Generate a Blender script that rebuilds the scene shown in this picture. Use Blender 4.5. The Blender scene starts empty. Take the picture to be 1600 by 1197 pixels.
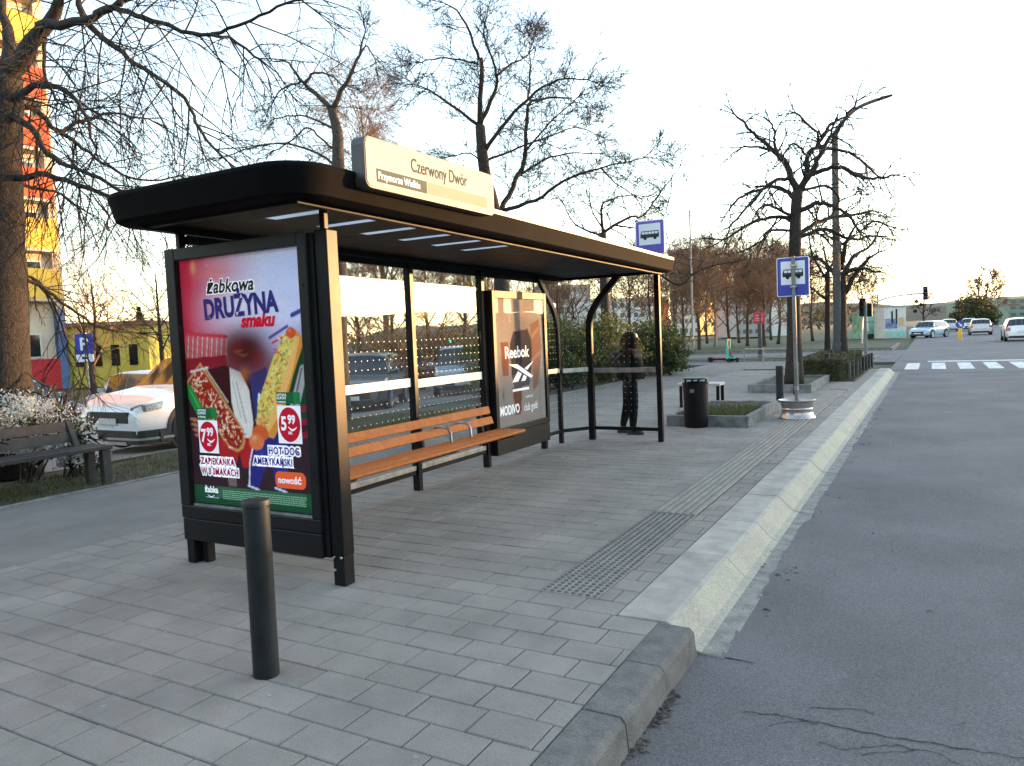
import bpy, math, random
import numpy as np
from mathutils import Vector, Matrix

# ------------------------------------------------------------------ camera, world, sun, exposure
scene = bpy.context.scene
PI = math.pi
FPX, YAW, PITCH, ROLL, CAMZ = 1180.27, .510392, .063557, -.0406676, 1.54   # focal length in pixels of a 1600 px wide frame
def cam_axes():
    f = Vector((-math.sin(YAW)*math.cos(PITCH), math.cos(YAW)*math.cos(PITCH), -math.sin(PITCH)))
    r = Vector((math.cos(YAW), math.sin(YAW), 0)); u = r.cross(f)
    return math.cos(ROLL)*r+math.sin(ROLL)*u, -math.sin(ROLL)*r+math.cos(ROLL)*u, f
CR, CU, CF = cam_axes()
cam_d = bpy.data.cameras.new('camera'); cam = bpy.data.objects.new('camera', cam_d)
scene.collection.objects.link(cam); scene.camera = cam
cam_d.sensor_fit = 'HORIZONTAL'; cam_d.sensor_width = 36; cam_d.lens = 36*FPX/1600
cam_d.clip_start = .05; cam_d.clip_end = 5000
cam.matrix_world = Matrix(((CR.x, CU.x, -CF.x, 0), (CR.y, CU.y, -CF.y, 0), (CR.z, CU.z, -CF.z, CAMZ), (0, 0, 0, 1)))

SUN_AZ, SUN_EL = math.radians(36.2), math.radians(2.6)      # measured from the road direction (+Y) towards +X
world = bpy.data.worlds.new('World'); scene.world = world; world.use_nodes = True
wn = world.node_tree.nodes; wl = world.node_tree.links
for n in list(wn): wn.remove(n)
sky = wn.new('ShaderNodeTexSky'); sky.sky_type = 'NISHITA'; sky.sun_disc = False
sky.sun_elevation = SUN_EL; sky.sun_rotation = SUN_AZ; sky.altitude = 20
sky.air_density = 1.0; sky.dust_density = .35; sky.ozone_density = 1.7
bg = wn.new('ShaderNodeBackground'); bg.inputs[1].default_value = .15
wo = wn.new('ShaderNodeOutputWorld')
hs = wn.new('ShaderNodeHueSaturation'); hs.inputs['Saturation'].default_value = .72
wl.new(sky.outputs[0], hs.inputs['Color']); wl.new(hs.outputs[0], bg.inputs[0]); wl.new(bg.outputs[0], wo.inputs[0])
sun_d = bpy.data.lights.new('sun', 'SUN'); sun_d.energy = 1.05; sun_d.angle = math.radians(.5); sun_d.color = (1, .53, .2)
sun = bpy.data.objects.new('sun', sun_d); scene.collection.objects.link(sun)
sd = Vector((math.sin(SUN_AZ)*math.cos(SUN_EL), math.cos(SUN_AZ)*math.cos(SUN_EL), math.sin(SUN_EL)))
sun.rotation_euler = sd.to_track_quat('Z', 'Y').to_euler(); sun.location = (30, 40, 20)
vs = scene.view_settings
vs.view_transform = 'Standard'; vs.look = 'None'; vs.gamma = 1; vs.use_curve_mapping = False
vs.exposure = 3.64
scene.cycles.max_bounces = 8; scene.cycles.transparent_max_bounces = 24
scene.cycles.sample_clamp_indirect = 6

# ------------------------------------------------------------------ helpers
COL = scene.collection
def ray(px, py): return CR*((px-800)/FPX) - CU*((py-598.5)/FPX) + CF
def at(px, py, **k):
    """point of the place seen at a pixel of the photograph, at a given X, Y, Z or camera depth D"""
    d = ray(px, py); a, v = list(k.items())[0]; o = Vector((0, 0, CAMZ))
    if a == 'D': return o + d*v
    i = 'XYZ'.index(a); return o + d*((v-o[i])/d[i])

def tag(o, label=None, cat=None, group=None, kind=None):
    if label: o['label'] = label
    if cat: o['category'] = cat
    if group: o['group'] = group
    if kind: o['kind'] = kind
    return o
def thing(name, label, cat, loc=(0, 0, 0), rz=0, group=None, kind=None):
    o = bpy.data.objects.new(name, None); COL.objects.link(o)
    o.location = loc; o.rotation_euler = (0, 0, rz); o.empty_display_size = .1
    return tag(o, label, cat, group, kind)

class MB:
    def __init__(s): s.v = []; s.f = []; s.m = []
    def add(s, vs, fs, m=0):
        n = len(s.v); s.v.extend([tuple(p) for p in vs])
        for f in fs: s.f.append(tuple(i+n for i in f)); s.m.append(m)
        return s
    def box(s, x0, y0, z0, x1, y1, z1, m=0):
        return s.add([(x0,y0,z0),(x1,y0,z0),(x1,y1,z0),(x0,y1,z0),(x0,y0,z1),(x1,y0,z1),(x1,y1,z1),(x0,y1,z1)],
                     [(0,3,2,1),(4,5,6,7),(0,1,5,4),(1,2,6,5),(2,3,7,6),(3,0,4,7)], m)
    def bar(s, a, b, w, h, m=0, up=(0,0,1)):
        """rectangular bar from a to b, w across, h along up"""
        a = Vector(a); b = Vector(b); d = (b-a).normalized(); u = Vector(up)
        if abs(d.dot(u)) > .99: u = Vector((0,1,0))
        r = d.cross(u).normalized()*(w/2); u = r.cross(d).normalized()*(h/2)
        return s.add([a-r-u, a+r-u, a+r+u, a-r+u, b-r-u, b+r-u, b+r+u, b-r+u],
                     [(0,1,2,3),(4,7,6,5),(0,4,5,1),(1,5,6,2),(2,6,7,3),(3,7,4,0)], m)
    def tube(s, pts, rad, n=8, m=0, cap=True):
        pts = [Vector(p) for p in pts]
        if not hasattr(rad, '__len__'): rad = [rad]*len(pts)
        base = len(s.v); ref = None
        for i, p in enumerate(pts):
            d = (pts[min(i+1, len(pts)-1)]-pts[max(i-1, 0)])
            if d.length < 1e-9: d = Vector((0,0,1))
            d.normalize()
            if ref is None: ref = Vector((1,0,0)) if abs(d.x) < .8 else Vector((0,1,0))
            a = (ref - d*ref.dot(d)).normalized(); b = d.cross(a); ref = a
            for k in range(n):
                t = 2*PI*k/n; s.v.append(tuple(p + a*(math.cos(t)*rad[i]) + b*(math.sin(t)*rad[i])))
        for i in range(len(pts)-1):
            for k in range(n):
                k2 = (k+1) % n
                s.f.append((base+i*n+k, base+i*n+k2, base+(i+1)*n+k2, base+(i+1)*n+k)); s.m.append(m)
        if cap:
            s.f.append(tuple(base+k for k in range(n))[::-1]); s.m.append(m)
            e = base+(len(pts)-1)*n; s.f.append(tuple(e+k for k in range(n))); s.m.append(m)
        return s
    def lathe(s, prof, c=(0,0,0), n=24, m=0, axis='Z'):
        """prof: (r, h) list"""
        base = len(s.v); c = Vector(c)
        for r, h in prof:
            for k in range(n):
                t = 2*PI*k/n; p = (r*math.cos(t), r*math.sin(t), h)
                if axis == 'Y': p = (p[0], p[2], p[1])
                if axis == 'X': p = (p[2], p[0], p[1])
                s.v.append(tuple(c+Vector(p)))
        for i in range(len(prof)-1):
            for k in range(n):
                k2 = (k+1) % n; s.f.append((base+i*n+k, base+i*n+k2, base+(i+1)*n+k2, base+(i+1)*n+k)); s.m.append(m)
        if prof[0][0] > 1e-4: s.f.append(tuple(base+k for k in range(n))[::-1]); s.m.append(m)
        e = base+(len(prof)-1)*n
        if prof[-1][0] > 1e-4: s.f.append(tuple(e+k for k in range(n))); s.m.append(m)
        return s
    def loft(s, rings, m=0, cap=True, closed=True):
        base = len(s.v); n = len(rings[0])
        for r in rings: s.v.extend([tuple(p) for p in r])
        for i in range(len(rings)-1):
            for k in range(n if closed else n-1):
                k2 = (k+1) % n; s.f.append((base+i*n+k, base+i*n+k2, base+(i+1)*n+k2, base+(i+1)*n+k)); s.m.append(m)
        if cap:
            s.f.append(tuple(base+k for k in range(n))[::-1]); s.m.append(m)
            e = base+(len(rings)-1)*n; s.f.append(tuple(e+k for k in range(n))); s.m.append(m)
        return s
    def prism(s, poly, a0, a1, axis='Z', m=0):
        """poly extruded along axis from a0 to a1; poly points are the two other axes in order"""
        def P(p, a):
            return {'Z': (p[0], p[1], a), 'Y': (p[0], a, p[1]), 'X': (a, p[0], p[1])}[axis]
        return s.loft([[P(p, a0) for p in poly], [P(p, a1) for p in poly]], m)
    def build(s, name, mats, parent=None, smooth=False, local=False, bevel=0, sharp=.7):
        if not isinstance(mats, (list, tuple)): mats = [mats]
        me = bpy.data.meshes.new(name)
        v = s.v
        if parent is not None and not local:
            l = parent.matrix_basis.translation if parent.parent is None else parent.parent.matrix_basis.translation
            v = [(p[0]-l.x, p[1]-l.y, p[2]-l.z) for p in v]
        me.from_pydata(v, [], s.f); me.update()
        for m in mats: me.materials.append(m)
        if len(mats) > 1: me.polygons.foreach_set('material_index', s.m)
        o = bpy.data.objects.new(name, me); COL.objects.link(o); o.parent = parent
        if smooth:
            me.polygons.foreach_set('use_smooth', [True]*len(me.polygons)); me.set_sharp_from_angle(angle=sharp)
        if bevel:
            b = o.modifiers.new('bevel', 'BEVEL'); b.width = bevel; b.segments = 2; b.limit_method = 'ANGLE'; b.angle_limit = .6
        return o

def rrect(x0, y0, x1, y1, r, n=5):
    out = []
    for cx, cy, a in ((x1-r, y0+r, -PI/2), (x1-r, y1-r, 0), (x0+r, y1-r, PI/2), (x0+r, y0+r, PI)):
        for k in range(n+1):
            t = a+PI/2*k/n; out.append((cx+r*math.cos(t), cy+r*math.sin(t)))
    return out

def np_mesh(name, verts, faces_n, mats, parent=None, mat_idx=None, smooth=False, col=None):
    """verts (N,3) array, faces: consecutive groups of faces_n verts (unshared) or an index array (F,n)"""
    verts = np.asarray(verts, np.float32)
    if isinstance(faces_n, int):
        F = len(verts)//faces_n; idx = np.arange(F*faces_n, dtype=np.int32); fn = faces_n
    else:
        idx = np.asarray(faces_n, np.int32); F, fn = idx.shape; idx = idx.ravel()
    if parent is not None:
        l = parent.matrix_basis.translation if parent.parent is None else parent.parent.matrix_basis.translation
        verts = verts - np.array(l, np.float32)
    me = bpy.data.meshes.new(name)
    me.vertices.add(len(verts)); me.vertices.foreach_set('co', verts.ravel())
    me.loops.add(len(idx)); me.loops.foreach_set('vertex_index', idx)
    me.polygons.add(F); me.polygons.foreach_set('loop_start', np.arange(0, F*fn, fn, dtype=np.int32))
    me.update(calc_edges=True)
    if not isinstance(mats, (list, tuple)): mats = [mats]
    for m in mats: me.materials.append(m)
    if mat_idx is not None: me.polygons.foreach_set('material_index', np.asarray(mat_idx, np.int32))
    me.polygons.foreach_set('use_smooth', np.full(F, bool(smooth)))
    if col is not None:
        a = me.color_attributes.new('print', 'FLOAT_COLOR', 'POINT')
        a.data.foreach_set('color', np.concatenate([col, np.ones((len(col), 1))], 1).astype(np.float32).ravel())
    me.validate()
    o = bpy.data.objects.new(name, me); COL.objects.link(o); o.parent = parent
    return o

def copy_tree(o, parent=None):
    c = o.copy(); COL.objects.link(c); c.parent = parent
    for ch in o.children: copy_tree(ch, c)
    return c

# ------------------------------------------------------------------ materials
def lin(r, g=None, b=None):
    if g is None: g = b = r
    f = lambda c: c/12.92 if c <= .04045 else ((c+.055)/1.055)**2.4
    return (f(r/255), f(g/255), f(b/255))
def mat(name, col, rough=.6, metal=0, var=.12, scale=6, bump=0, bscale=80, spec=.5, coat=0, emit=0, col2=None, rvar=0, island=0, objvar=0, detail=6, transl=0, speck=0, sscale=260):
    m = bpy.data.materials.new(name); m.use_nodes = True
    nt = m.node_tree; N = nt.nodes; L = nt.links
    b = N['Principled BSDF']
    b.inputs['Roughness'].default_value = rough; b.inputs['Metallic'].default_value = metal
    b.inputs['Specular IOR Level'].default_value = spec
    if coat: b.inputs['Coat Weight'].default_value = coat; b.inputs['Coat Roughness'].default_value = .06
    geo = N.new('ShaderNodeNewGeometry')
    no = N.new('ShaderNodeTexNoise'); no.inputs['Scale'].default_value = scale; no.inputs['Detail'].default_value = detail; no.inputs['Roughness'].default_value = .62
    L.new(geo.outputs['Position'], no.inputs['Vector'])
    mx = N.new('ShaderNodeMix'); mx.data_type = 'RGBA'
    c2 = col2 or tuple(max(0, c*(1-2*var)) for c in col)
    c1 = col if col2 else tuple(min(1, c*(1+var)) for c in col)
    mx.inputs['A'].default_value = (*c2, 1); mx.inputs['B'].default_value = (*c1, 1)
    rp = N.new('ShaderNodeValToRGB'); rp.color_ramp.elements[0].position = .32; rp.color_ramp.elements[1].position = .68
    L.new(no.outputs['Fac'], rp.inputs['Fac']); L.new(rp.outputs['Color'], mx.inputs['Factor'])
    out = mx.outputs['Result']
    if island or objvar:
        oi = N.new('ShaderNodeObjectInfo'); ad = N.new('ShaderNodeMath'); ad.operation = 'ADD'
        L.new(oi.outputs['Random'], ad.inputs[0]); L.new(geo.outputs['Random Per Island'], ad.inputs[1])
        fr = N.new('ShaderNodeMath'); fr.operation = 'FRACT'; L.new(ad.outputs[0], fr.inputs[0])
        mr = N.new('ShaderNodeMapRange'); k = island or objvar
        mr.inputs['To Min'].default_value = 1-k; mr.inputs['To Max'].default_value = 1+k
        L.new(fr.outputs[0], mr.inputs['Value'])
        vm = N.new('ShaderNodeVectorMath'); vm.operation = 'SCALE'
        L.new(out, vm.inputs[0]); L.new(mr.outputs['Result'], vm.inputs['Scale']); out = vm.outputs[0]
    if speck:
        n3 = N.new('ShaderNodeTexNoise'); n3.inputs['Scale'].default_value = sscale; n3.inputs['Detail'].default_value = 2
        L.new(geo.outputs['Position'], n3.inputs['Vector'])
        m3 = N.new('ShaderNodeMapRange'); m3.inputs['From Min'].default_value = .3; m3.inputs['From Max'].default_value = .7
        m3.inputs['To Min'].default_value = 1-speck; m3.inputs['To Max'].default_value = 1+speck; L.new(n3.outputs['Fac'], m3.inputs['Value'])
        v3 = N.new('ShaderNodeVectorMath'); v3.operation = 'SCALE'; L.new(out, v3.inputs[0]); L.new(m3.outputs['Result'], v3.inputs['Scale']); out = v3.outputs[0]
    L.new(out, b.inputs['Base Color'])
    if rvar:
        mr = N.new('ShaderNodeMapRange'); mr.inputs['To Min'].default_value = rough-rvar; mr.inputs['To Max'].default_value = rough+rvar
        L.new(no.outputs['Fac'], mr.inputs['Value']); L.new(mr.outputs['Result'], b.inputs['Roughness'])
    if bump:
        n2 = N.new('ShaderNodeTexNoise'); n2.inputs['Scale'].default_value = bscale; n2.inputs['Detail'].default_value = 4
        L.new(geo.outputs['Position'], n2.inputs['Vector'])
        bp = N.new('ShaderNodeBump'); bp.inputs['Strength'].default_value = bump; bp.inputs['Distance'].default_value = .02
        L.new(n2.outputs['Fac'], bp.inputs['Height']); L.new(bp.outputs[0], b.inputs['Normal'])
    if emit:
        L.new(out, b.inputs['Emission Color']); b.inputs['Emission Strength'].default_value = emit
    if transl:
        tr = N.new('ShaderNodeBsdfTranslucent'); L.new(out, tr.inputs['Color'])
        ms = N.new('ShaderNodeMixShader'); ms.inputs[0].default_value = transl
        L.new(b.outputs[0], ms.inputs[1]); L.new(tr.outputs[0], ms.inputs[2]); L.new(ms.outputs[0], N['Material Output'].inputs[0])
    return m
def glass_mat(name, tint=(.93, .96, .95), r0=.055, rough=.015, power=4.2, dirt=.02):
    m = bpy.data.materials.new(name); m.use_nodes = True; nt = m.node_tree; N = nt.nodes; L = nt.links
    N.remove(N['Principled BSDF'])
    t = N.new('ShaderNodeBsdfTransparent'); t.inputs[0].default_value = (*tint, 1)
    g = N.new('ShaderNodeBsdfGlossy'); g.inputs['Roughness'].default_value = rough
    lw = N.new('ShaderNodeLayerWeight'); lw.inputs['Blend'].default_value = .5
    pw = N.new('ShaderNodeMath'); pw.operation = 'POWER'; pw.inputs[1].default_value = power; L.new(lw.outputs['Facing'], pw.inputs[0])
    ma = N.new('ShaderNodeMath'); ma.operation = 'MULTIPLY_ADD'; ma.inputs[1].default_value = 1-r0; ma.inputs[2].default_value = r0
    L.new(pw.outputs[0], ma.inputs[0])
    # streaky dirt film
    geo = N.new('ShaderNodeNewGeometry'); no = N.new('ShaderNodeTexNoise'); no.inputs['Scale'].default_value = 3; no.inputs['Detail'].default_value = 6
    L.new(geo.outputs['Position'], no.inputs['Vector'])
    ms = N.new('ShaderNodeMixShader'); L.new(ma.outputs[0], ms.inputs[0]); L.new(t.outputs[0], ms.inputs[1]); L.new(g.outputs[0], ms.inputs[2])
    d = N.new('ShaderNodeBsdfDiffuse'); d.inputs[0].default_value = (.5, .5, .48, 1)
    mr = N.new('ShaderNodeMapRange'); mr.inputs['From Min'].default_value = .45; mr.inputs['To Max'].default_value = dirt; L.new(no.outputs['Fac'], mr.inputs['Value'])
    m2 = N.new('ShaderNodeMixShader'); L.new(mr.outputs['Result'], m2.inputs[0]); L.new(ms.outputs[0], m2.inputs[1]); L.new(d.outputs[0], m2.inputs[2])
    L.new(m2.outputs[0], N['Material Output'].inputs[0])
    return m
def print_mat(name, emit=.12, rough=.45):
    m = bpy.data.materials.new(name); m.use_nodes = True; nt = m.node_tree; N = nt.nodes; L = nt.links
    a = N.new('ShaderNodeAttribute'); a.attribute_name = 'print'; b = N['Principled BSDF']
    L.new(a.outputs['Color'], b.inputs['Base Color']); L.new(a.outputs['Color'], b.inputs['Emission Color'])
    b.inputs['Emission Strength'].default_value = emit; b.inputs['Roughness'].default_value = .9; b.inputs['Specular IOR Level'].default_value = .05
    return m

M = {}
M['black'] = mat('black_metal', (.006, .006, .007), .42, .0, .25, 3, rvar=.08, spec=.22)
M['black_dull'] = mat('black_dull_metal', (.007, .007, .008), .55, 0, .25, 5, rvar=.1, spec=.2)
M['bollard'] = mat('dark_green_black_paint', (.006, .011, .014), .5, 0, .4, 7, rvar=.15, bump=.1, bscale=200)
M['roof_black'] = mat('roof_fascia_black', (.004, .004, .0046), .78, 0, .2, 3, spec=.06)
M['glass_end'] = glass_mat('end_glass', (.94, .96, .95), .02, .015, 5, .008)
M['steel'] = mat('galvanised_steel', (.42, .43, .44), .38, .9, .2, 9, rvar=.15)
M['white'] = mat('white_film', (.78, .79, .76), .5, 0, .06, 5)
M['glass'] = glass_mat('shelter_glass')
M['case_glass'] = glass_mat('case_glass', (.98, .985, .985), .006, .008, 6, 0)
M['wood'] = mat('varnished_wood', (.6, .19, .04), .6, 0, .3, 14, col2=(.42, .12, .026), rvar=.08, spec=.25, objvar=.14)
M['slab'] = mat('concrete_slab', (.25, .226, .198), .88, 0, .13, 1.7, bump=.3, bscale=130, island=.055, speck=.14, sscale=140)
M['slab_bed'] = mat('joint_sand', (.06, .058, .053), .95, 0, .3, 20)
M['tactile'] = mat('tactile_concrete', (.27, .247, .21), .85, 0, .12, 8, bump=.2, bscale=160, island=.08)
M['kerb'] = mat('grey_kerb_stone', (.15, .142, .132), .9, 0, .16, 9, speck=.2, sscale=140, bump=.4, bscale=120, island=.08)
M['buskerb'] = mat('pale_kerb_concrete', (.38, .348, .3), .8, 0, .14, 5, bump=.2, bscale=160, island=.06)
M['buskerb_face'] = mat('cream_kerb_face', (.37, .345, .265), .75, 0, .2, 3, bump=.2, bscale=90, col2=(.29, .272, .22), speck=.2, sscale=60)
M['asphalt'] = mat('road_asphalt', (.16, .152, .158), .9, 0, .14, .7, bump=.8, bscale=150, detail=8, speck=.32, sscale=110)
M['path'] = mat('path_asphalt', (.195, .182, .166), .92, 0, .12, 1.4, bump=.5, bscale=200)
M['paint'] = mat('road_paint', (.8, .8, .78), .75, 0, .3, 5, col2=(.36, .37, .37), bump=.2)
M['soil'] = mat('verge_soil', (.085, .076, .055), .95, 0, .3, 2.5, col2=(.045, .05, .026), bump=.8, bscale=40)
M['grassland'] = mat('rough_grass_ground', (.07, .075, .035), .95, 0, .3, .5, col2=(.04, .05, .02), bump=.6, bscale=20)
M['blade'] = mat('grass_blade', (.075, .1, .03), .7, 0, .3, 3, col2=(.11, .1, .045), transl=.3, island=.2)
M['debris'] = mat('dry_leaf_debris', (.045, .038, .03), .9, 0, .4, 40, col2=(.12, .1, .08), island=.5)
M['concrete'] = mat('planter_concrete', (.2, .2, .19), .9, 0, .25, 7, bump=.35, bscale=100, island=.07)
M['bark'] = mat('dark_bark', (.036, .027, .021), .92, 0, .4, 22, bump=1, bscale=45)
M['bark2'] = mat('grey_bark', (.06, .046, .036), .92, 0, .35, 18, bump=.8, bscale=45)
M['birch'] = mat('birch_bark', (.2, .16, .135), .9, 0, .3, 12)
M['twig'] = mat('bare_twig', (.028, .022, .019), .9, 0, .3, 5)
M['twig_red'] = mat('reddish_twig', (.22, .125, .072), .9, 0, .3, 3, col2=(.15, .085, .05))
# ------------------------------------------------------------------ setting: ground, road, pavement, kerbs
def struct(name, mb, mats, parent=None, **k):
    o = mb.build(name, mats, parent, **k)
    if parent is None: o['kind'] = 'structure'
    return o
ROADZ = -.14
def gz(x, y=0):
    """height of the ground left of the path: the car park lies lower than the pavement"""
    if x > -9.3: return -.01
    if x > -17.5: return -.01-.5*(-9.3-x)/8.2
    return -.51
# one ground sheet: left verge and car-park level, low bed under pavement and road, right verge, out to the horizon
mb = MB()
XS = [(-1500, -.53), (-17.5, -.53), (-9.3, -.03), (-8.26, -.03), (-8.25, -.32), (8.9, -.32), (8.95, -.03), (1500, -.03)]
YS = [-60, 10, 26.6]
for a in range(len(YS)-1):
    for i in range(len(XS)-1):
        (x0, z0), (x1, z1) = XS[i], XS[i+1]
        mb.add([(x0, YS[a], z0), (x1, YS[a], z1), (x1, YS[a+1], z1), (x0, YS[a+1], z0)], [(0, 1, 2, 3)])
XB = [(-1500, -.53), (-17.5, -.53), (-9.3, -.25), (-8.26, -.25), (8.9, -.25), (8.95, -.25), (1500, -.25)]
for (y0, y1) in ((26.6, 200), (200, 2500)):
    for i in range(len(XB)-1):
        (x0, z0), (x1, z1) = XB[i], XB[i+1]
        mb.add([(x0, y0, z0), (x1, y0, z1), (x1, y1, z1), (x0, y1, z0)], [(0, 1, 2, 3)])
struct('ground', mb, M['grassland'])
# car park asphalt following the slope
mb = MB()
for y0, y1 in ((3, 14), (14, 27)):
    for xa, xb in ((-26, -17.5), (-17.5, -10.6)):
        mb.add([(xa, y0, gz(xa)+.01), (xb, y0, gz(xb)+.01), (xb, y1, gz(xb)+.01), (xa, y1, gz(xa)+.01)], [(0, 1, 2, 3)])
struct('car_park', mb, M['path'])
# road with gutter camber, cross street, markings
mb = MB()
mb.add([(-1.3, -8, ROADZ), (8.9, -8, ROADZ), (8.9, 460, ROADZ), (-1.3, 460, ROADZ)], [(0, 1, 2, 3)])
road = struct('road', mb, M['asphalt'])
mb = MB(); mb.box(-90, 33.5, ROADZ-.2, -1.31, 46, ROADZ+.002); mb.box(8.91, 33.5, ROADZ-.2, 90, 46, ROADZ+.002)
struct('cross_street', mb, M['asphalt'])
for k in range(12):                                   # zebra bars
    x = -.86+k*.8
    mb = MB(); mb.add([(x, 28.3, ROADZ+.004), (x+.42, 28.3, ROADZ+.004), (x+.42, 32.2, ROADZ+.004), (x, 32.2, ROADZ+.004)], [(0, 1, 2, 3)])
    mb.build('zebra_bar', M['paint'], road)
mb = MB(); mb.add([(-.2, 33.0, ROADZ+.004), (8.8, 33.0, ROADZ+.004), (8.8, 33.7, ROADZ+.004), (-.2, 33.7, ROADZ+.004)], [(0, 1, 2, 3)])
mb.build('edge_line', M['paint'], road)
for y0, y1 in ((15.5, 18.5), (22.2, 26)):
    mb = MB(); mb.add([(2.55, y0, ROADZ+.004), (2.67, y0, ROADZ+.004), (2.67, y1, ROADZ+.004), (2.55, y1, ROADZ+.004)], [(0, 1, 2, 3)])
    mb.build('lane_line', M['paint'], road)
for yy, dd in ((46.6, .5), (26.2, .35)):
    mb = MB(); mb.add([(-1, yy, ROADZ+.003), (8.8, yy, ROADZ+.003), (8.8, yy+dd, ROADZ+.003), (-1, yy+dd, ROADZ+.003)], [(0, 1, 2, 3)])
    mb.build('asphalt_seam', M['path'] if yy > 40 else mat('dark_seam', (.05, .05, .055), .8), road)
M['crack'] = mat('dark_crack', (.018, .018, .02), .95)  # dark tone of the crack lines
def ribbon(name, pts, w, m, parent, z):
    rng = random.Random(len(pts)*7+int(w*1e4)); P2 = []
    for a, b in zip(pts[:-1], pts[1:]):
        for k in range(6): P2.append(a.lerp(b, k/6)+Vector((rng.uniform(-.006, .006), rng.uniform(-.01, .01), 0)))
    P2.append(pts[-1]); mb = MB(); vs = []
    for i, p in enumerate(P2):
        d = (P2[min(i+1, len(P2)-1)]-P2[max(0, i-1)]).normalized(); n = Vector((-d.y, d.x, 0)); ww = w*rng.uniform(.35, 1.1)
        vs += [(p.x-n.x*ww, p.y-n.y*ww, z), (p.x+n.x*ww, p.y+n.y*ww, z)]
    mb.add(vs, [(2*i, 2*i+1, 2*i+3, 2*i+2) for i in range(len(P2)-1)])
    return mb.build(name, m, parent)
cr = lambda L: [at(800+x*.5, 900+y*.5, Z=ROADZ) for x, y in L]
for L, w in (([(720, 425), (850, 440), (960, 460), (1100, 490), (1250, 515), (1400, 540), (1600, 572), (1800, 600)], .0045),
             ([(930, 415), (1090, 418), (1130, 435)], .003), ([(960, 520), (1040, 545), (1100, 538), (1200, 530), (1260, 545)], .003),
             ([(800, 470), (880, 455), (960, 462)], .0025), ([(1090, 560), (1300, 545), (1400, 590)], .0025)):
    ribbon('crack', cr(L), w, M['crack'], road, ROADZ+.003)
# the asphalt path behind the slabs
mb = MB(); mb.box(-8.2, -3, -.31, -5.905, 27.5, -.004)
struct('path', mb, M['path'])
mb = MB(); mb.box(-8.2, 27.5, -.31, -2.6, 32.8, -.02); struct('path_apron', mb, M['path'])
# opposite pavement and kerb
mb = MB(); mb.box(8.9, -8, -.3, 9.1, 26.6, 0.02); mb.box(9.1, -8, -.3, 12.2, 26.6, .005)
struct('opposite_pavement', mb, M['path'])
# unseen grassy bank added across the road, height stepped to shape the low sun
mb = MB(); rb = random.Random(11); ring = []
for i in range(140):
    y = -40+i*2; h = (3.75 if y < 58.5 else 2.5 if y < 62.6 else 4.25)+rb.uniform(-.1, .1)
    ring.append([(30, y, -.2), (33.5, y, h*.8), (36, y, h), (42, y, h-.1), (50, y, -.2)])
mb.loft(ring); struct('sun_block_bank', mb, M['grassland'])
# far grass islands with kerbs and the road's far verges
def island(x0, y0, x1, y1, z=-.02):
    mb = MB(); mb.box(x0+.15, y0+.15, -.3, x1-.15, y1-.15, z, 0)
    mb.box(x0, y0, -.3, x1, y0+.148, z-.03, 1); mb.box(x0, y1-.148, -.3, x1, y1, z-.03, 1)
    mb.box(x0, y0+.15, -.3, x0+.148, y1-.15, z-.03, 1); mb.box(x1-.148, y0+.15, -.3, x1, y1-.15, z-.03, 1)
    return struct('grass_island', mb, [M['grassland'], M['concrete']])
island(-30, 35.8, -2.2, 38.2); island(-40, 47, -2.0, 58); island(9.5, 47, 60, 200)

# ---- pavement: bed, slabs, tactile strip
pav = thing('pavement', None, None, (0, 0, 0), kind='structure')
mb = MB()
mb.box(-5.9, -3, -.31, -1.262, 3.74, -.012); mb.box(-5.9, 3.741, -.31, -1.502, 26.5, -.0125)
mb.build('slab_bed', M['slab_bed'], pav)
NEAR_IN, BUS_IN = -1.268, -1.508
TX0, TX1, TY0, TY1 = -2.075, -1.70, 3.9425, 18.5
planters = [(-3.72, 11.62, -2.44, 14.1), (-3.72, 17.65, -2.35, 21)]
rng = random.Random(5)
slabs = []          # x0,y0,x1,y1
PY, PX, J = .1955, .2955, .0035
row = 0; y = -2.9
while y < 26.4:
    y1 = y+PY; xr = NEAR_IN if y1 < 3.75 else BUS_IN
    edges = []; x = -5.9+((row % 2)*.5+rng.uniform(-.03, .03)+(.25 if row % 5 == 3 else 0))*PX-PX
    cuts = [(-5.9, xr)]
    def sub(cuts, a, b):
        out = []
        for c, d in cuts:
            if b <= c or a >= d: out.append((c, d)); continue
            if a > c: out.append((c, a))
            if b < d: out.append((b, d))
        return out
    if y1 > TY0+.01 and y < TY1: cuts = sub(cuts, TX0, TX1)
    for q in planters:
        if y1 > q[1] and y < q[3]: cuts = sub(cuts, q[0], q[2])
    while x < xr:
        for c, d in cuts:
            a, b = max(x, c), min(x+PX, d)
            if b-a > .014: slabs.append((a+J, y+J, b-J, y1-J))
        x += PX
    y = y1; row += 1
def screen(p):
    d = Vector(p)-Vector((0, 0, CAMZ)); z = d.dot(CF)
    if z < .1: return None
    return 800+FPX*d.dot(CR)/z, 598.5-FPX*d.dot(CU)/z, z
scored = []
for s in slabs:
    c = ((s[0]+s[2])/2, (s[1]+s[3])/2, 0); q = screen(c)
    if q is None or not (-20 < q[0] < 1620 and q[1] < 1215): scored.append((0, s)); continue
    a = (s[2]-s[0])*(s[3]-s[1])/q[2]**3
    scored.append((a, s))
scored.sort(key=lambda t: -t[0])
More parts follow.
